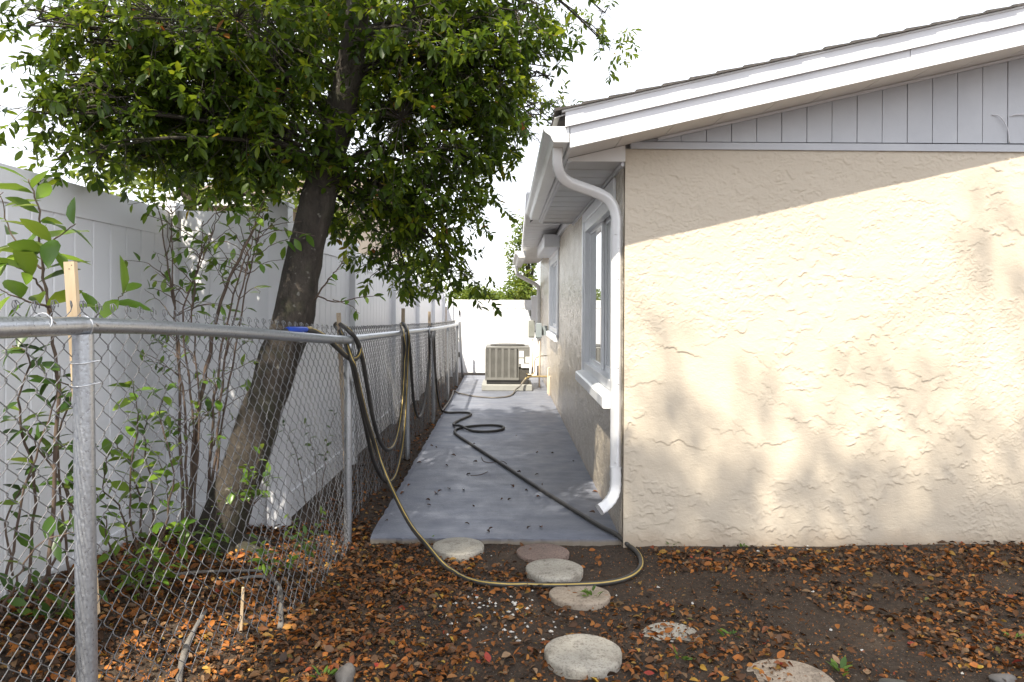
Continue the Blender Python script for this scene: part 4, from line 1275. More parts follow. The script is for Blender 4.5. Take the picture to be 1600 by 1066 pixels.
limb_from = [p for p in TP[9:]]
twigs = MB()
leaf_pos = []; leaf_dir = []; leaf_up = []; leaf_len = []; leaf_t = []; leaf_vis = []
lr = random.Random(21)
def rand_in(c, r):
    while True:
        u = Vector((lr.uniform(-1, 1), lr.uniform(-1, 1), lr.uniform(-1, 1)))
        if u.length <= 1: break
    return Vector((c.x+u.x*r[0], c.y+u.y*r[1], c.z+u.z*r[2])), u
for bi, (c, r, dens, lf, droop) in enumerate(BL):
    vis = bi < NVIS
    vol = 4.19*r[0]*r[1]*r[2]
    # limb from the trunk
    src = min(limb_from, key=lambda p: (p-c).length + max(0, p.z-c.z+.1)*1.2)
    L = (c-src).length
    mid = src.lerp(c, .5)+Vector((lr.uniform(-.1, .1), lr.uniform(-.1, .1), .10*L))
    rb = .005+.006*min(L, 1.8)
    m1 = src.lerp(c, .28)+Vector((lr.gauss(0, .06), lr.gauss(0, .06), .10*L)); m2 = src.lerp(c, .66)+Vector((lr.gauss(0, .09), lr.gauss(0, .09), .08*L))
    lp = catmull([src, m1, m2, c], 5)
    MB().tube(lp, [rb*(1-i/(len(lp)))**.8+.003 for i in range(len(lp))], 7).build('limb', M['bark'], tree, smooth=True)
    subs = [c] + [rand_in(c, tuple(.65*q for q in r))[0] for _ in range(max(4, int((14 if vis else 9)*vol**.33)))]
    for s_ in subs[1:]:
        q = lp[lr.randint(len(lp)//2, len(lp)-1)]
        twigs.tube([q, q.lerp(s_, .5)+Vector((0, 0, .04)), s_], [.007, .0055, .004], 4, cap=False)
    ncl = int(vol*dens*(350 if vis else 85))+3
    nlimb = int(L*16) if vis else 0          # leafy side shoots along the outer half of the limb
    for ic in range(ncl+nlimb):
        if ic < ncl:
            p, u = rand_in(c, r)
            q = min(subs, key=lambda s_: (s_-p).length)
        else:
            q = lp[lr.randint(len(lp)//3, len(lp)-1)]
            p = q+Vector((lr.gauss(0, .09), lr.gauss(0, .09), lr.gauss(0, .07)-.02))
        out = (p-q)
        if out.length < .03: out = Vector((lr.uniform(-1, 1), lr.uniform(-1, 1), .2))*.1
        dirv = (out.normalized() + Vector((lr.gauss(0, .45), lr.gauss(0, .45), lr.gauss(0, .35)-droop))).normalized()
        ln = lr.uniform(.09, .20)*lf
        tip = p+dirv*ln
        twigs.tube([q, q.lerp(p, .6)+Vector((0, 0, .02)), p, p.lerp(tip, .5)+Vector((0, 0, .006)), tip], [.0028, .0024, .002, .0016, .001], 3, cap=False)
        nl = lr.randint(8, 13)
        tone = lr.random()
        for k in range(nl):
            t = .12+.88*(k/(nl-1))**.8
            bp = p.lerp(tip, t)
            az = k*2.4+lr.uniform(-.5, .5)
            a1 = dirv.orthogonal().normalized(); a2 = dirv.cross(a1)
            sp = lr.uniform(.5, 1.2)
            ld = (dirv*(.75 if k > nl-5 else .35) + (a1*math.cos(az)+a2*math.sin(az))*sp + Vector((0, 0, -.12))).normalized()
            leaf_pos.append(bp[:]); leaf_dir.append(ld[:])
            leaf_up.append((lr.gauss(0, .5), lr.gauss(0, .5), 1.0))
            leaf_len.append(lr.uniform(.034, .082)*lf)
            leaf_t.append(min(1, max(0, .62*tone+.38*lr.random())) if lr.random() > .006 else 1.0)
            leaf_vis.append(1 if vis and dens < 1.05 else 0)
tag(twigs.build('twigs', M['bark'], tree), kind='stuff')
leaf_pos = np.array(leaf_pos); leaf_R = rot_from(np.array(leaf_dir), np.array(leaf_up)); leaf_len = np.array(leaf_len); leaf_t = np.array(leaf_t)*.97; leaf_vis = np.array(leaf_vis)
red = rng.random(len(leaf_t)) < .004
leaf_t[red] = .99
# nothing of the crown may poke into the house or hang below the eye of the lens
keep = ~((leaf_pos[:, 0] > .15) & (leaf_pos[:, 1] > 3.9) & (leaf_pos[:, 2] < 3.0))
px = leaf_pos[:, 0]/leaf_pos[:, 1]*FPX+VPX; py = VPY-(leaf_pos[:, 2]-EYE)/leaf_pos[:, 1]*FPX
inview = (leaf_pos[:, 1] > 1) & (px > 5) & (px < 1590) & (py > 5) & (py < 1000)
score = np.where(inview & (leaf_vis == 1) & keep, leaf_len/np.maximum(leaf_pos[:, 1], .5), 0)
single = np.argsort(-score)[:280]
mask = keep.copy(); mask[single] = False
print('LEAVES', len(leaf_pos), 'inview', inview.sum())
tag(mass_leaves('foliage', leaf_pos[mask], leaf_R[mask], leaf_len[mask], leaf_t[mask], M['leaf'], tree, mid_leaf(.42, .25, .16)), kind='stuff')
lm = leaf_mesh('leaf', M['leaf_i'], .43, .16, .14)
for i in single:
    Mx = Matrix.Translation(leaf_pos[i]) @ Matrix(leaf_R[i].tolist()).to_4x4() @ Matrix.Scale(float(leaf_len[i]), 4)
    inst('leaf', lm, tree, Mx)

# ------------------------------------------------------------------ tall tree behind the viewer: its high crown dapples the wall and the dirt
def tall_tree():
    base = Vector((-3.6, -4.6, -.05))
    t = thing('tall_tree', base, 'tall broad tree standing behind the viewer and dappling the cream wall', 'tree')
    fork = Vector((-3.2, -4.0, 7.0))
    MB().tube(catmull([base, base+Vector((.1, .1, 3)), fork, fork+Vector((.3, .4, 2.2))], 5), list(np.linspace(.26, .10, 16)), 14).build('trunk', M['bark'], t, smooth=True)
    r = random.Random(17)
    pos = []; dr = []; up = []; ll = []; tt = []
    # crown masses, each named by what it shades
    tg = []
    for (x, y) in ((-.3, 3.0), (.5, 2.7), (1.3, 2.9), (2.1, 2.8), (2.9, 2.7), (.2, 3.9), (1.0, 3.7), (1.8, 3.8), (2.6, 3.7), (3.4, 3.6), (-.6, 3.9), (3.9, 2.9), (1.4, 4.3), (2.3, 4.3), (3.1, 4.3), (.6, 4.3), (-.5, 4.8), (.3, 4.9), (-.2, 5.4)):
        tg.append((Vector((x, y, 0)), r.uniform(.45, .62), 1.9))
    for (x, z, rad, d_) in ((.95, 1.15, .26, 1.2), (1.05, .55, .34, .9), (1.5, .95, .22, .6), (1.75, .35, .36, 1.1), (2.15, .95, .22, .9), (2.35, .40, .30, 1.0), (2.75, .85, .30, 1.1), (3.1, .45, .34, 1.0), (3.05, 1.75, .24, 1.1), (3.3, 1.25, .26, .9), (2.95, 2.2, .22, .9), (1.35, .25, .26, .9), (.85, .2, .22, .8), (3.6, .9, .4, 1.2), (3.7, 1.8, .4, 1.2), (2.0, .10, .3, .9)):
        tg.append((Vector((x, WY, z)), rad, d_*.21))
    for (q, rad, d_) in tg:
        c = q - SUN*r.uniform(11.5, 13.5)
        lp = catmull([fork, fork.lerp(c, .35)+Vector((r.gauss(0, .5), r.gauss(0, .5), .5)), fork.lerp(c, .7)+Vector((r.gauss(0, .3), r.gauss(0, .3), .3)), c], 4)
        MB().tube(lp, [.028*(1-i/len(lp))+.004 for i in range(len(lp))], 6).build('limb', M['bark'], t, smooth=True)
        n = int(d_*math.pi*rad*rad/.0020/9)
        for _ in range(n):
            u = Vector((r.gauss(0, .5), r.gauss(0, .5), r.gauss(0, .5)))*rad
            tone = r.random()
            for k in range(9):
                v = Vector((r.gauss(0, 1), r.gauss(0, 1), r.gauss(0, .6)-.2)).normalized()
                pos.append((c+u+v*.12*r.random())[:]); dr.append(v[:]); up.append((r.gauss(0, .5), r.gauss(0, .5), 1)); ll.append(r.uniform(.08, .13)); tt.append(.6*tone+.35*r.random())
    tag(mass_leaves('crown', np.array(pos), rot_from(np.array(dr), np.array(up)), np.array(ll), np.array(tt), M['leaf'], t, simple_leaf(.5, .12, .1)), kind='stuff')
tall_tree()

# ------------------------------------------------------------------ trees far behind the fences
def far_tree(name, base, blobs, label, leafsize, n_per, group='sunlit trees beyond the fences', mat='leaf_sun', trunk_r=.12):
    b = Vector(base)
    t = thing(name, b, label, 'tree', group)
    top = max(blobs, key=lambda q: q[0][2])[0]
    tz = min(q[0][2] for q in blobs)
    MB().tube(catmull([b+Vector((0, 0, -.1)), b+Vector((.1, .05, tz*.5)), Vector((b.x, b.y, tz)), Vector(top)], 4), [trunk_r*(1-.06*i) for i in range(13)], 10).build('trunk', M['bark'], t, smooth=True)
    pos = []; dr = []; up = []; ll = []; tt = []
    for (c, r, d_) in blobs:
        c = Vector(c)
        MB().tube(catmull([Vector((b.x, b.y, tz)), Vector((b.x, b.y, tz)).lerp(c, .5)+Vector((0, 0, .15)), c], 4), [trunk_r*.4*(1-.09*i) for i in range(9)], 6).build('limb', M['bark'], t, smooth=True)
        n = int(n_per*d_*4.19*r[0]*r[1]*r[2])
        for _ in range(n):
            p, u = rand_in(c, r)
            if u.length < .45 and lr.random() < .5: continue
            tone = lr.random()
            for k in range(7):
                v = Vector((lr.gauss(0, 1), lr.gauss(0, 1), lr.gauss(0, .6)-.2)).normalized()
                pos.append((p+v*leafsize*.8*lr.random())[:]); dr.append(v[:]); up.append((lr.gauss(0, .5), lr.gauss(0, .5), 1)); ll.append(leafsize*lr.uniform(.7, 1.3)); tt.append(.6*tone+.4*lr.random())
    o = mass_leaves('crown', np.array(pos), rot_from(np.array(dr), np.array(up)), np.array(ll), np.array(tt), M[mat], t, simple_leaf(.5, .12, .1))
    tag(o, kind='stuff')
    return t
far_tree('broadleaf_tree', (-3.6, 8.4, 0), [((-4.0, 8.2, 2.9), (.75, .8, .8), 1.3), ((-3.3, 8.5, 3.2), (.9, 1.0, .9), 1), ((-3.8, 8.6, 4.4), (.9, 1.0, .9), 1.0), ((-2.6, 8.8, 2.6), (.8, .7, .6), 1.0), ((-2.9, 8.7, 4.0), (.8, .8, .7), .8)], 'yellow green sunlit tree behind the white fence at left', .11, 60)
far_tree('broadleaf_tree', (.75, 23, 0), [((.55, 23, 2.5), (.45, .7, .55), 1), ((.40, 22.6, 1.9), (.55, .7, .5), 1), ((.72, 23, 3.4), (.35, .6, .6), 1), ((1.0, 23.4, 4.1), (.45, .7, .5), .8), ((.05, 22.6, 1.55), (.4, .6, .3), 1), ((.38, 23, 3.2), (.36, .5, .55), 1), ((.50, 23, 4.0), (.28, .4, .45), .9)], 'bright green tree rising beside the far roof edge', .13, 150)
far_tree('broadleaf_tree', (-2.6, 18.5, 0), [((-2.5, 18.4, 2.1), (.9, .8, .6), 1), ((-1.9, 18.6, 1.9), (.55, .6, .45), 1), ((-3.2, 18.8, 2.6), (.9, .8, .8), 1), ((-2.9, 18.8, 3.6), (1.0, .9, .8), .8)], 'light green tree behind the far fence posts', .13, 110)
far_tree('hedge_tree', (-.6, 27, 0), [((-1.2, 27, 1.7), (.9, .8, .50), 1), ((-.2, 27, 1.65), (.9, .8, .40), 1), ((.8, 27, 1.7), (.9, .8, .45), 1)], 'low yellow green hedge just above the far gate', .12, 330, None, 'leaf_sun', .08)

# neighbour's house behind the trees
nh = thing('neighbour_house', (-3.5, 12, 0), 'beige neighbouring house with brown roof behind the white fence', 'house')
MB().box(-4.6, -2.45, 11.0, 17, -.1, 2.95).build('wall', M['beige'], nh)
nr = MB().prism([(10.55, 2.93), (14, 3.75), (17.45, 2.93), (17.45, 3.03), (14, 3.87), (10.55, 3.03)], -4.9, -2.15, axis='x').build('roof', M['brownroof'], nh)
fixn(nr)
MB().box(-4.9, -2.15, 10.5, 10.545, 2.86, 3.03).build('fascia', M['white'], nr)
MB().prism([(11.0, 2.952), (17, 2.952), (14, 3.66)], -4.6, -2.47, axis='x').build('gable', M['beige'], nh)

# ------------------------------------------------------------------ shrubs between the fences
SL = [leaf_mesh('leaf', M['shrub'], .48, .10, .16), leaf_mesh('leaf', M['shrub'], .42, .16, .28)]
SD = [leaf_mesh('leaf', M['shrub_dark'], .44, .12, .15), leaf_mesh('leaf', M['shrub_dark'], .38, .16, .28)]
def put_leaf(parent, meshes, p, d, L, r):
    d = Vector(d).normalized()
    R = rot_from(np.array([d[:]]), np.array([[r.gauss(0, .4), r.gauss(0, .4), 1.0]]))[0]
    inst('leaf', r.choice(meshes), parent, Matrix.Translation(p) @ Matrix(R.tolist()).to_4x4() @ Matrix.Scale(L, 4))
def shrub(name, base, stems, leafL, label, meshes, seed, group='shrubs between the fences', cat='shrub'):
    """stems: (list of points, radius, leaves along it, first leaf at t)"""
    r = random.Random(seed)
    t = thing(name, base, label, cat, group)
    for (pts, rad, nl, t0) in stems:
        sp = catmull(pts, 6)
        sp = [p+Vector((r.gauss(0, .004), r.gauss(0, .004), 0)) for p in sp]
        MB().tube(sp, [rad*(1-.75*i/len(sp)) for i in range(len(sp))], 6).build('stem', M['twig'], t, smooth=True)
        for k in range(nl):
            u = t0+(1-t0)*(k+.5)/nl if nl else 1
            i = min(len(sp)-2, int(u*(len(sp)-1)))
            p = sp[i].lerp(sp[i+1], u*(len(sp)-1)-i)
            d = (sp[i+1]-sp[i]).normalized()
            az = k*2.4+r.uniform(-.6, .6)
            a1 = d.orthogonal().normalized(); a2 = d.cross(a1)
            ld = d*r.uniform(.2, .8)+(a1*math.cos(az)+a2*math.sin(az))*1.0+Vector((0, 0, -.1))
            put_leaf(t, meshes, p, ld, leafL*r.uniform(.65, 1.15), r)
    return t
def stemP(*pts): return [P(*p) for p in pts]
# big-leaved shrub beside the near post
shrub('large_leaf_shrub', G(60, 1066, -.02) if False else Vector((-1.75, 2.75, 0)), [
    (stemP((75, 900, 2.75), (90, 640, 2.75), (82, 520, 2.75), (66, 420, 2.75), (60, 330, 2.72), (45, 280, 2.7)), .009, 13, .58),
    (stemP((82, 520, 2.75), (75, 470, 2.73), (66, 400, 2.7), (90, 372, 2.66), (118, 350, 2.62)), .006, 9, .45),
    (stemP((72, 460, 2.75), (40, 425, 2.72), (8, 410, 2.7)), .005, 7, .2),
    (stemP((66, 420, 2.75), (40, 400, 2.75), (10, 350, 2.75), (4, 300, 2.72)), .005, 7, .2),
    (stemP((78, 480, 2.7), (40, 470, 2.65), (0, 452, 2.6)), .005, 8, .1),
    (stemP((130, 560, 2.8), (150, 500, 2.75), (175, 472, 2.72), (200, 455, 2.7)), .004, 6, .35)],
    .145, 'large leaf bright green shrub left of the nearest post', SL, 4)
# dark-leaved branches behind the mesh at far left
shrub('trailing_shrub', Vector((-1.8, 2.9, 0)), [
    (stemP((40, 930, 2.9), (55, 760, 2.85), (30, 640, 2.8), (45, 560, 2.75), (20, 540, 2.75)), .007, 20, .25),
    (stemP((60, 930, 2.9), (110, 800, 2.85), (60, 700, 2.8), (20, 650, 2.75)), .006, 16, .15),
    (stemP((10, 900, 2.7), (40, 760, 2.7), (80, 640, 2.7), (95, 570, 2.7)), .006, 16, .2),
    (stemP((95, 950, 2.9), (130, 840, 2.9), (105, 770, 2.85), (115, 730, 2.8)), .006, 14, .2),
    (stemP((0, 960, 2.6), (30, 900, 2.6), (60, 850, 2.6), (120, 830, 2.6)), .005, 12, .1),
    (stemP((110, 900, 2.9), (90, 700, 2.9), (110, 610, 2.85), (60, 590, 2.85)), .006, 16, .2),
    (stemP((20, 900, 2.9), (15, 800, 2.9), (70, 720, 2.85), (110, 690, 2.8)), .005, 14, .2)],
    .095, 'dark leafed trailing shrub behind the mesh at far left', SD, 9)
shrub('leafy_sapling', Vector((-1.75, 3.6, 0)), [
    (stemP((215, 900, 3.5), (220, 800, 3.5), (205, 730, 3.45), (180, 690, 3.4)), .007, 18, .1),
    (stemP((220, 890, 3.5), (240, 790, 3.5), (225, 700, 3.45), (230, 650, 3.4)), .007, 18, .1),
    (stemP((210, 900, 3.5), (190, 800, 3.5), (160, 760, 3.45), (175, 700, 3.4)), .006, 16, .1),
    (stemP((225, 900, 3.5), (200, 780, 3.4), (215, 660, 3.35), (205, 600, 3.3)), .006, 16, .3),
    (stemP((235, 900, 3.5), (270, 760, 3.4), (250, 650, 3.35), (262, 600, 3.3)), .006, 14, .3),
    (stemP((200, 905, 3.4), (170, 850, 3.3), (165, 800, 3.25)), .006, 14, .1),
    (stemP((240, 905, 3.5), (280, 860, 3.4), (290, 820, 3.35)), .006, 14, .1),
    (stemP((230, 900, 3.5), (260, 820, 3.5), (262, 760, 3.45), (250, 720, 3.4)), .006, 16, .1)],
    .10, 'leafy green sapling behind the mesh between near post and tree trunk', SL, 14)
# bare twiggy stems by the corner post of the white fence
def twiggy(name, base, mains, label, seed, nleaf, leafL, nside):
    r = random.Random(seed)
    st = []
    for (pts, rad) in mains:
        pp = stemP(*pts)
        st.append((pp, rad, 0, 1))
        sp = catmull(pp, 5)
        for _ in range(nside):
            i = r.randint(len(sp)//4, len(sp)-1)
            q = sp[i]
            d = Vector((r.gauss(0, 1), r.gauss(0, .35), r.uniform(.1, 1.3))).normalized()*r.uniform(.12, .34)
            st.append(([q, q+d*.5+Vector((0, 0, .02)), q+d+Vector((r.gauss(0, .03), 0, r.uniform(-.06, .03)))], .0032, r.choice((1, 3, nleaf, nleaf)), .3))
    return shrub(name, base, st, leafL, label, SL, seed)
twiggy('bare_sapling', Vector((-2.0, 4.2, 0)), [
    (((285, 860, 4.25), (283, 700, 4.2), (276, 520, 4.15), (262, 420, 4.1), (250, 330, 4.1)), .011),
    (((290, 860, 4.25), (292, 700, 4.2), (280, 560, 4.15), (270, 430, 4.1), (268, 320, 4.1)), .009),
    (((295, 860, 4.25), (300, 640, 4.2), (285, 500, 4.1), (312, 410, 4.1), (318, 345, 4.1)), .008),
    (((300, 860, 4.25), (312, 640, 4.2), (300, 480, 4.1), (330, 370, 4.1), (350, 330, 4.1)), .007)],
    'nearly bare twiggy sapling in front of the white corner post', 31, 6, .068, 13)
twiggy('stump_shoots', Vector((-1.85, 4.3, 0)), [
    (((300, 870, 4.3), (300, 760, 4.3), (318, 600, 4.2), (345, 470, 4.15), (385, 380, 4.1), (405, 340, 4.1)), .017),
    (((318, 860, 4.3), (330, 700, 4.3), (340, 580, 4.2), (365, 460, 4.15), (395, 375, 4.1)), .011),
    (((322, 860, 4.3), (338, 700, 4.3), (352, 560, 4.2), (378, 450, 4.15), (388, 400, 4.1)), .010),
    (((330, 860, 4.3), (345, 680, 4.3), (372, 520, 4.2), (400, 380, 4.15), (412, 330, 4.1)), .008)],
    'cluster of slanting brown shoots just left of the tree trunk', 33, 6, .08, 11)
shrub('low_plant', Vector((-1.15, 4.5, 0)), [
    (stemP((490, 850, 4.75), (495, 760, 4.72), (488, 700, 4.7), (475, 660, 4.7)), .004, 9, .4),
    (stemP((492, 850, 4.75), (505, 740, 4.72), (512, 690, 4.7), (524, 640, 4.7)), .004, 10, .4),
    (stemP((488, 850, 4.75), (470, 740, 4.72), (455, 690, 4.7), (440, 660, 4.7)), .004, 9, .4)],
    .055, 'small dark leafed plant against the white fence left of second post', SD, 41)
shrub('trunk_sprout', P(470, 560, 4.30), [
    (stemP((492, 468, 4.30), (510, 440, 4.2), (528, 420, 4.15), (545, 395, 4.1)), .006, 9, .25),
    (stemP((495, 462, 4.30), (525, 472, 4.2), (560, 465, 4.15), (595, 462, 4.1)), .005, 7, .35),
    (stemP((520, 468, 4.2), (548, 478, 4.15), (560, 490, 4.1)), .003, 3, .5)],
    .062, 'leafy sprout growing from the right side of the tree trunk', SL, 45)
r5 = random.Random(77)
for j, (px_, py_, L_, lab, ms) in enumerate(((225, 935, .07, 'green ground plant in the leaves behind the mesh, nearest the post', SL), (420, 905, .06, 'small green seedling at the foot of the tree trunk', SL), (60, 985, .08, 'dark green plant at the bottom left corner', SD),
                                             (330, 880, .065, 'green clump at the base of the slanting brown shoots', SL), (485, 870, .05, 'tiny seedling under the chain link near the second post', SD), (395, 700, .07, 'small leafy vine shoot climbing the tree trunk', SL))):
    p = G(px_, py_, .12) if j != 5 else P(395, 790, 4.10)
    st = []
    for k in range(6):
        d = Vector((r5.gauss(0, .5), r5.gauss(0, .3), 1)).normalized()*r5.uniform(.14, .32)
        st.append(([p, p+d*.5, p+d+Vector((r5.gauss(0, .04), r5.gauss(0, .03), 0))], .003, 8, .2))
    shrub('ground_plant', p, st, L_, lab, ms, 100+j, 'low plants between the fences', 'plant')

# fallen branches behind the mesh
def fallen_branch(pts, rad, label):
    pp = catmull([Vector((p.x, p.y, float(ground_z(p.x, p.y))+rad*.7+dz)) for p, dz in pts], 5)
    o = MB().tube(pp, [rad*(1-.5*i/len(pp))*(1+.15*math.sin(i*1.7)) for i in range(len(pp))], 9).build('fallen_branch', M['deadwood'], None, pp[0], smooth=True)
    return tag(o, label, 'branch', 'dead branches on the ground')
fallen_branch([(G(438, 965), .0), (G(436, 915), .012), (G(405, 905), .012), (G(345, 925), .004)], .014, 'forked grey dead branch lying under the bulging mesh')
fallen_branch([(G(275, 1040, .1), .0), (G(290, 985, .1), .01), (G(322, 935, .1), .004)], .016, 'thick grey dead branch on the leaves behind the near post')
fallen_branch([(G(200, 930, .1), .01), (G(300, 905, .06), .02), (G(420, 895), .01)], .011, 'thin long dead branch across the leaf litter')
fallen_branch([(G(60, 900, .15), .01), (G(140, 920, .15), .03), (G(230, 900, .1), .01)], .010, 'thin dark dead branch at the left behind the mesh')

# ------------------------------------------------------------------ weeds in the dirt
WM = [leaf_mesh('leaf', M['weed'], .30, .10, .25), leaf_mesh('leaf', M['weed'], .40, .10, .1)]
for j, (px_, py_, n_, L_, lab) in enumerate(((925, 928, 16, .045, 'feathery green weed growing on the tan stepping stone'), (1312, 1040, 12, .050, 'largest green weed near the bottom edge right of centre'), (1160, 858, 9, .030, 'small weed at the foot of the cream wall'), (1050, 855, 7, .026, 'tiny weed sprouting at the wall near the downspout'),
                                             (1140, 985, 8, .04, 'green weed right of the half buried stone'), (1585, 990, 7, .04, 'small weed at the right edge of the dirt'), (668, 846, 6, .03, 'small weed beside the pale stone at the slab edge'), (505, 1045, 7, .045, 'green weed by the small grey rock'), (1060, 1020, 8, .035, 'low weed right of the nearest stepping stone'))):
    p = G(px_, py_, -.03); p.z = float(ground_z(p.x, p.y))
    if j == 0: p.z += .025
    t = thing('weed', p, lab, 'weed', 'weeds in the dirt')
    for k in range(n_):
        a = r5.uniform(0, 6.28); s_ = r5.uniform(.0, .035)
        q = p+Vector((math.cos(a)*s_, math.sin(a)*s_, r5.uniform(.0, .02)))
        put_leaf(t, WM, q, (math.cos(a), math.sin(a), r5.uniform(.2, 1.4)), L_*r5.uniform(.6, 1.3), r5)

# ------------------------------------------------------------------ fallen leaves
N = 76000
fx = rng.uniform(-3.4, 4.4, N); fy = rng.uniform(2.3, 4.9, N)
# more fell under the tree and along the wall, fewer on the swept patch
patch = vnoise(fx*1.3+2, fy*1.6+7, 12)*.65+vnoise(fx*4, fy*4, 13)*.45
den = np.clip((patch-.43)*2.6, .04, .8)
den = np.where(fx < -.15, np.maximum(den, .97), den)
den = np.where((fx > .9) & (np.abs(fy-4.30) < .16), np.maximum(den, .85), den)
cx_, cy_ = .45, 3.3
den = np.where(((fx-cx_)/.9)**2+((fy-cy_)/.5)**2 < 1, np.maximum(den, .42), den)
den = np.where(((fx-.0)/.5)**2+((fy-3.55)/.35)**2 < 1, den*.45, den)
ok = (rng.random(N) < den) & ~((fx > -.86) & (fy > 4.585)) & ~((fx > WX-.02) & (fy > 4.53)) & ~((fx < -2.19))
ok &= (rng.random(N) < np.clip(.35+.65*(1-np.abs(fy-3.4)/2.2), 0, 1))
# litter strip between the fence foot and the slab, and behind the mesh
n2 = 2200
nd = 26000                                   # crumbs of broken leaf everywhere
dxx = rng.uniform(-2.1, 4.2, nd); dyy = 2.3+rng.random(nd)*2.25
dk = (vnoise(dxx*2.2, dyy*2.2, 21)*.6+vnoise(dxx*7, dyy*7, 22)*.4 > rng.random(nd)*.75) & ~((dxx > WX-.02) & (dyy > 4.52))
sx = np.concatenate([fx[ok], rng.uniform(-1.35, -.87, n2), dxx[dk]]); sy = np.concatenate([fy[ok], 4.7+rng.random(n2)**1.5*9.5, dyy[dk]])
ncr = int(dk.sum())
szz = ground_z(sx, sy)
nL = len(sx)
Ls = np.where(rng.random(nL) < .45, rng.uniform(.008, .028, nL), rng.uniform(.022, .050, nL))
Ls[nL-ncr:] = rng.uniform(.004, .014, ncr)
az = rng.uniform(0, 6.28, nL); tl = rng.normal(0, .38, nL)
dirs = np.stack([np.cos(az), np.sin(az), tl], -1); ups = np.stack([rng.normal(0, .6, nL), rng.normal(0, .6, nL), np.ones(nL)], -1)
RR = rot_from(dirs, ups)
pos = np.stack([sx, sy, szz+.004+rng.random(nL)*.014], -1)
pp_ = pos[:, 0]/pos[:, 1]*FPX+VPX; qq_ = VPY-(pos[:, 2]-EYE)/pos[:, 1]*FPX
# hidden-by-fence leaves stay in the mass
sc_ = np.where((pp_ > 430) & (pp_ < 1590) & (qq_ < 1058) & (qq_ > 845), Ls/pos[:, 1], 0)
sing = np.argsort(-sc_)[:250]
msk = np.ones(nL, bool); msk[sing] = False
tint = rng.random(nL)
print('LITTER', nL)
tag(mass_leaves('leaf_litter', pos[msk], RR[msk], Ls[msk], tint[msk], M['fall'], None, mid_leaf(.55, .50, .30)), 'brown and orange leaf litter spread over the dirt', 'leaf litter', None, 'stuff')
COLS = [('brown', (.10, .048, .020)), ('dark brown', (.045, .025, .014)), ('rust coloured', (.19, .055, .013)), ('orange', (.36, .115, .016)), ('pale tan', (.26, .16, .085)), ('yellow', (.44, .27, .03)), ('red', (.27, .03, .016))]
WGT = [3, 2, 3.5, 3.5, 1.6, .5, .3]
FM = []
for cname, cc in COLS:
    mt = mottled('fallen_leaf_' + cname.replace(' ', '_'), tuple(v*.75 for v in cc), tuple(v*1.25 for v in cc), 30, .65)
    FM.append([leaf_mesh('fallen_leaf', mt, *q) for q in ((.60, .25, .25), (.50, .45, .1), (.68, .10, -.22), (.55, -.25, .3))])
LMK = [((716, 857), 'beside the pale stone at the slab corner'), ((848, 861), 'beside the reddish stepping stone'), ((866, 889), 'by the pale stone behind the hose'), ((906, 925), 'by the tan stone under the hose'), ((1048, 978), 'by the half buried stone'), ((911, 1017), 'around the nearest stepping stone'), ((1236, 1052), 'by the buried stone at the bottom edge'), ((541, 1045), 'near the small grey rock'), ((480, 960), 'under the bulging chain link mesh'), ((590, 880), 'left of the hose near the second post'), ((620, 980), 'on the dirt left of the stones'), ((1001, 880), 'inside the bend of the hose'), ((1150, 880), 'at the foot of the wall near the corner'), ((1400, 870), 'at the foot of the wall towards the right'), ((1400, 960), 'on the open dirt at right'), ((1180, 930), 'on the bare dirt before the wall'), ((1520, 1030), 'in the bottom right corner'), ((760, 1040), 'at the bottom edge left of the nearest stone'), ((780, 945), 'among the white gravel chips')]
for k, i in enumerate(sing):
    spot = min(LMK, key=lambda q: (q[0][0]-pp_[i])**2+4*(q[0][1]-qq_[i])**2)[1]
    ci_ = rnd.choices(range(7), WGT)[0]
    o = inst('fallen_leaf', FM[ci_][k % 4], None, Matrix.Translation(pos[i]) @ Matrix(RR[i].tolist()).to_4x4() @ Matrix.Scale(float(Ls[i]), 4))
    tag(o, COLS[ci_][0] + ' dry leaf lying ' + spot, 'leaf', COLS[ci_][0] + ' leaves ' + spot)
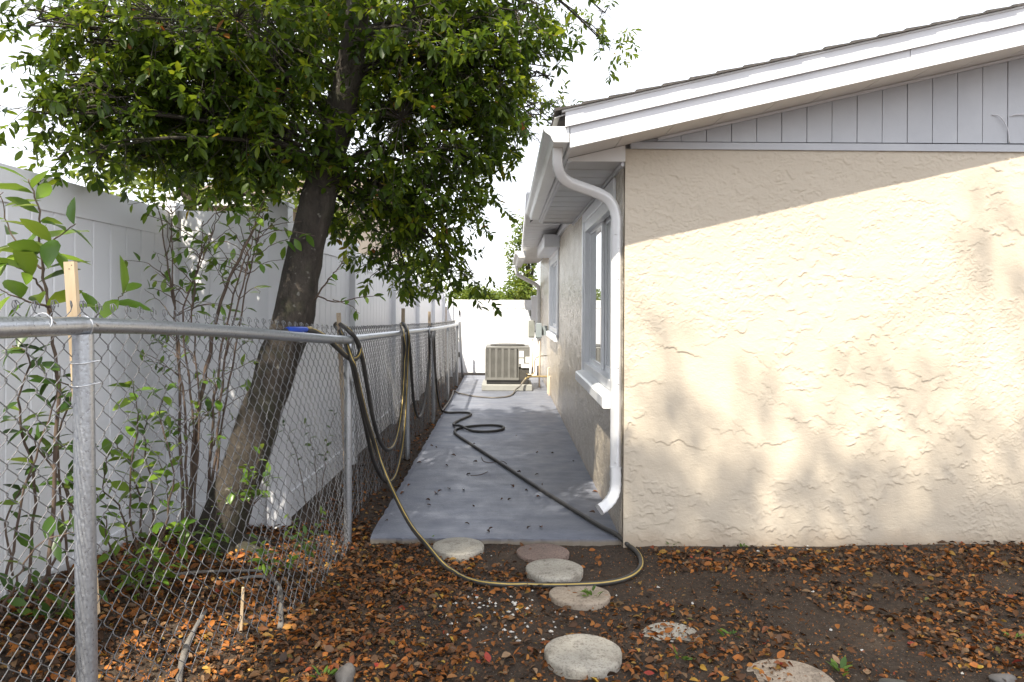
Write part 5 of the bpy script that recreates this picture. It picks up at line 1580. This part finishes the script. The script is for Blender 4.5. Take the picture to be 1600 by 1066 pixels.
# dry leaves lying on the painted slab
DM = [leaf_mesh('fallen_leaf', M['fall_dark'], .62, .35, .3), leaf_mesh('fallen_leaf', M['fall_dark'], .45, .6, .2)]
spots = [(680, 772), (684, 770), (700, 765), (723, 767), (672, 697), (680, 699), (705, 712), (659, 724), (695, 728), (746, 723), (743, 694), (806, 681), (841, 707), (861, 709), (896, 721), (814, 739), (842, 742), (847, 757), (798, 759), (786, 780), (799, 780), (838, 778), (735, 742), (738, 790), (667, 790), (641, 758), (665, 782), (820, 768), (829, 824), (847, 826), (760, 830), (770, 826), (726, 819), (925, 770), (930, 803), (648, 826), (606, 815), (632, 770)]
rs = random.Random(8)
for k, (a, b) in enumerate(spots):
    p = G(a, b, .003)
    d = Vector((rs.gauss(0, 1), rs.gauss(0, 1), rs.gauss(0, .15))).normalized()
    R = rot_from(np.array([d[:]]), np.array([[rs.gauss(0, .3), rs.gauss(0, .3), 1.0]]))[0]
    o = inst('fallen_leaf', DM[k % 2], None, Matrix.Translation(p+Vector((0, 0, .006))) @ Matrix(R.tolist()).to_4x4() @ Matrix.Scale(rs.uniform(.028, .052), 4))
    if b > 800: where_ = 'near the front edge of the grey walkway'
    elif b < 715: where_ = 'on the grey walkway near the hose coil' if a < 780 else 'on the far half of the grey walkway by the wall'
    elif a < 700: where_ = 'on the left side of the grey walkway by the fence'
    elif a < 775: where_ = 'in the middle of the grey walkway left of the hose'
    elif a > 835: where_ = 'on the grey walkway right of the hose near the wall'
    else: where_ = 'on the grey walkway close beside the hose'
    tag(o, 'dark dry leaf lying ' + where_, 'leaf', 'dry leaves ' + where_)
tw = MB().tube(catmull([G(752, 714, .004), G(756, 721, .004), G(768, 723, .004), G(775, 721, .01), G(786, 721, .006), G(792, 725, .004)], 5), .0028, 5).build('curled_twig', M['twig'], None, G(770, 722), smooth=True)
tag(tw, 'thin curled twig lying across the hose on the walkway', 'twig')
tw = MB().tube(catmull([G(735, 743, .004), G(750, 742, .006), G(762, 737, .004)], 5), .0026, 5).build('curled_twig', M['twig'], None, G(745, 742), smooth=True)
tag(tw, 'short twig lying left of the hose on the walkway', 'twig')
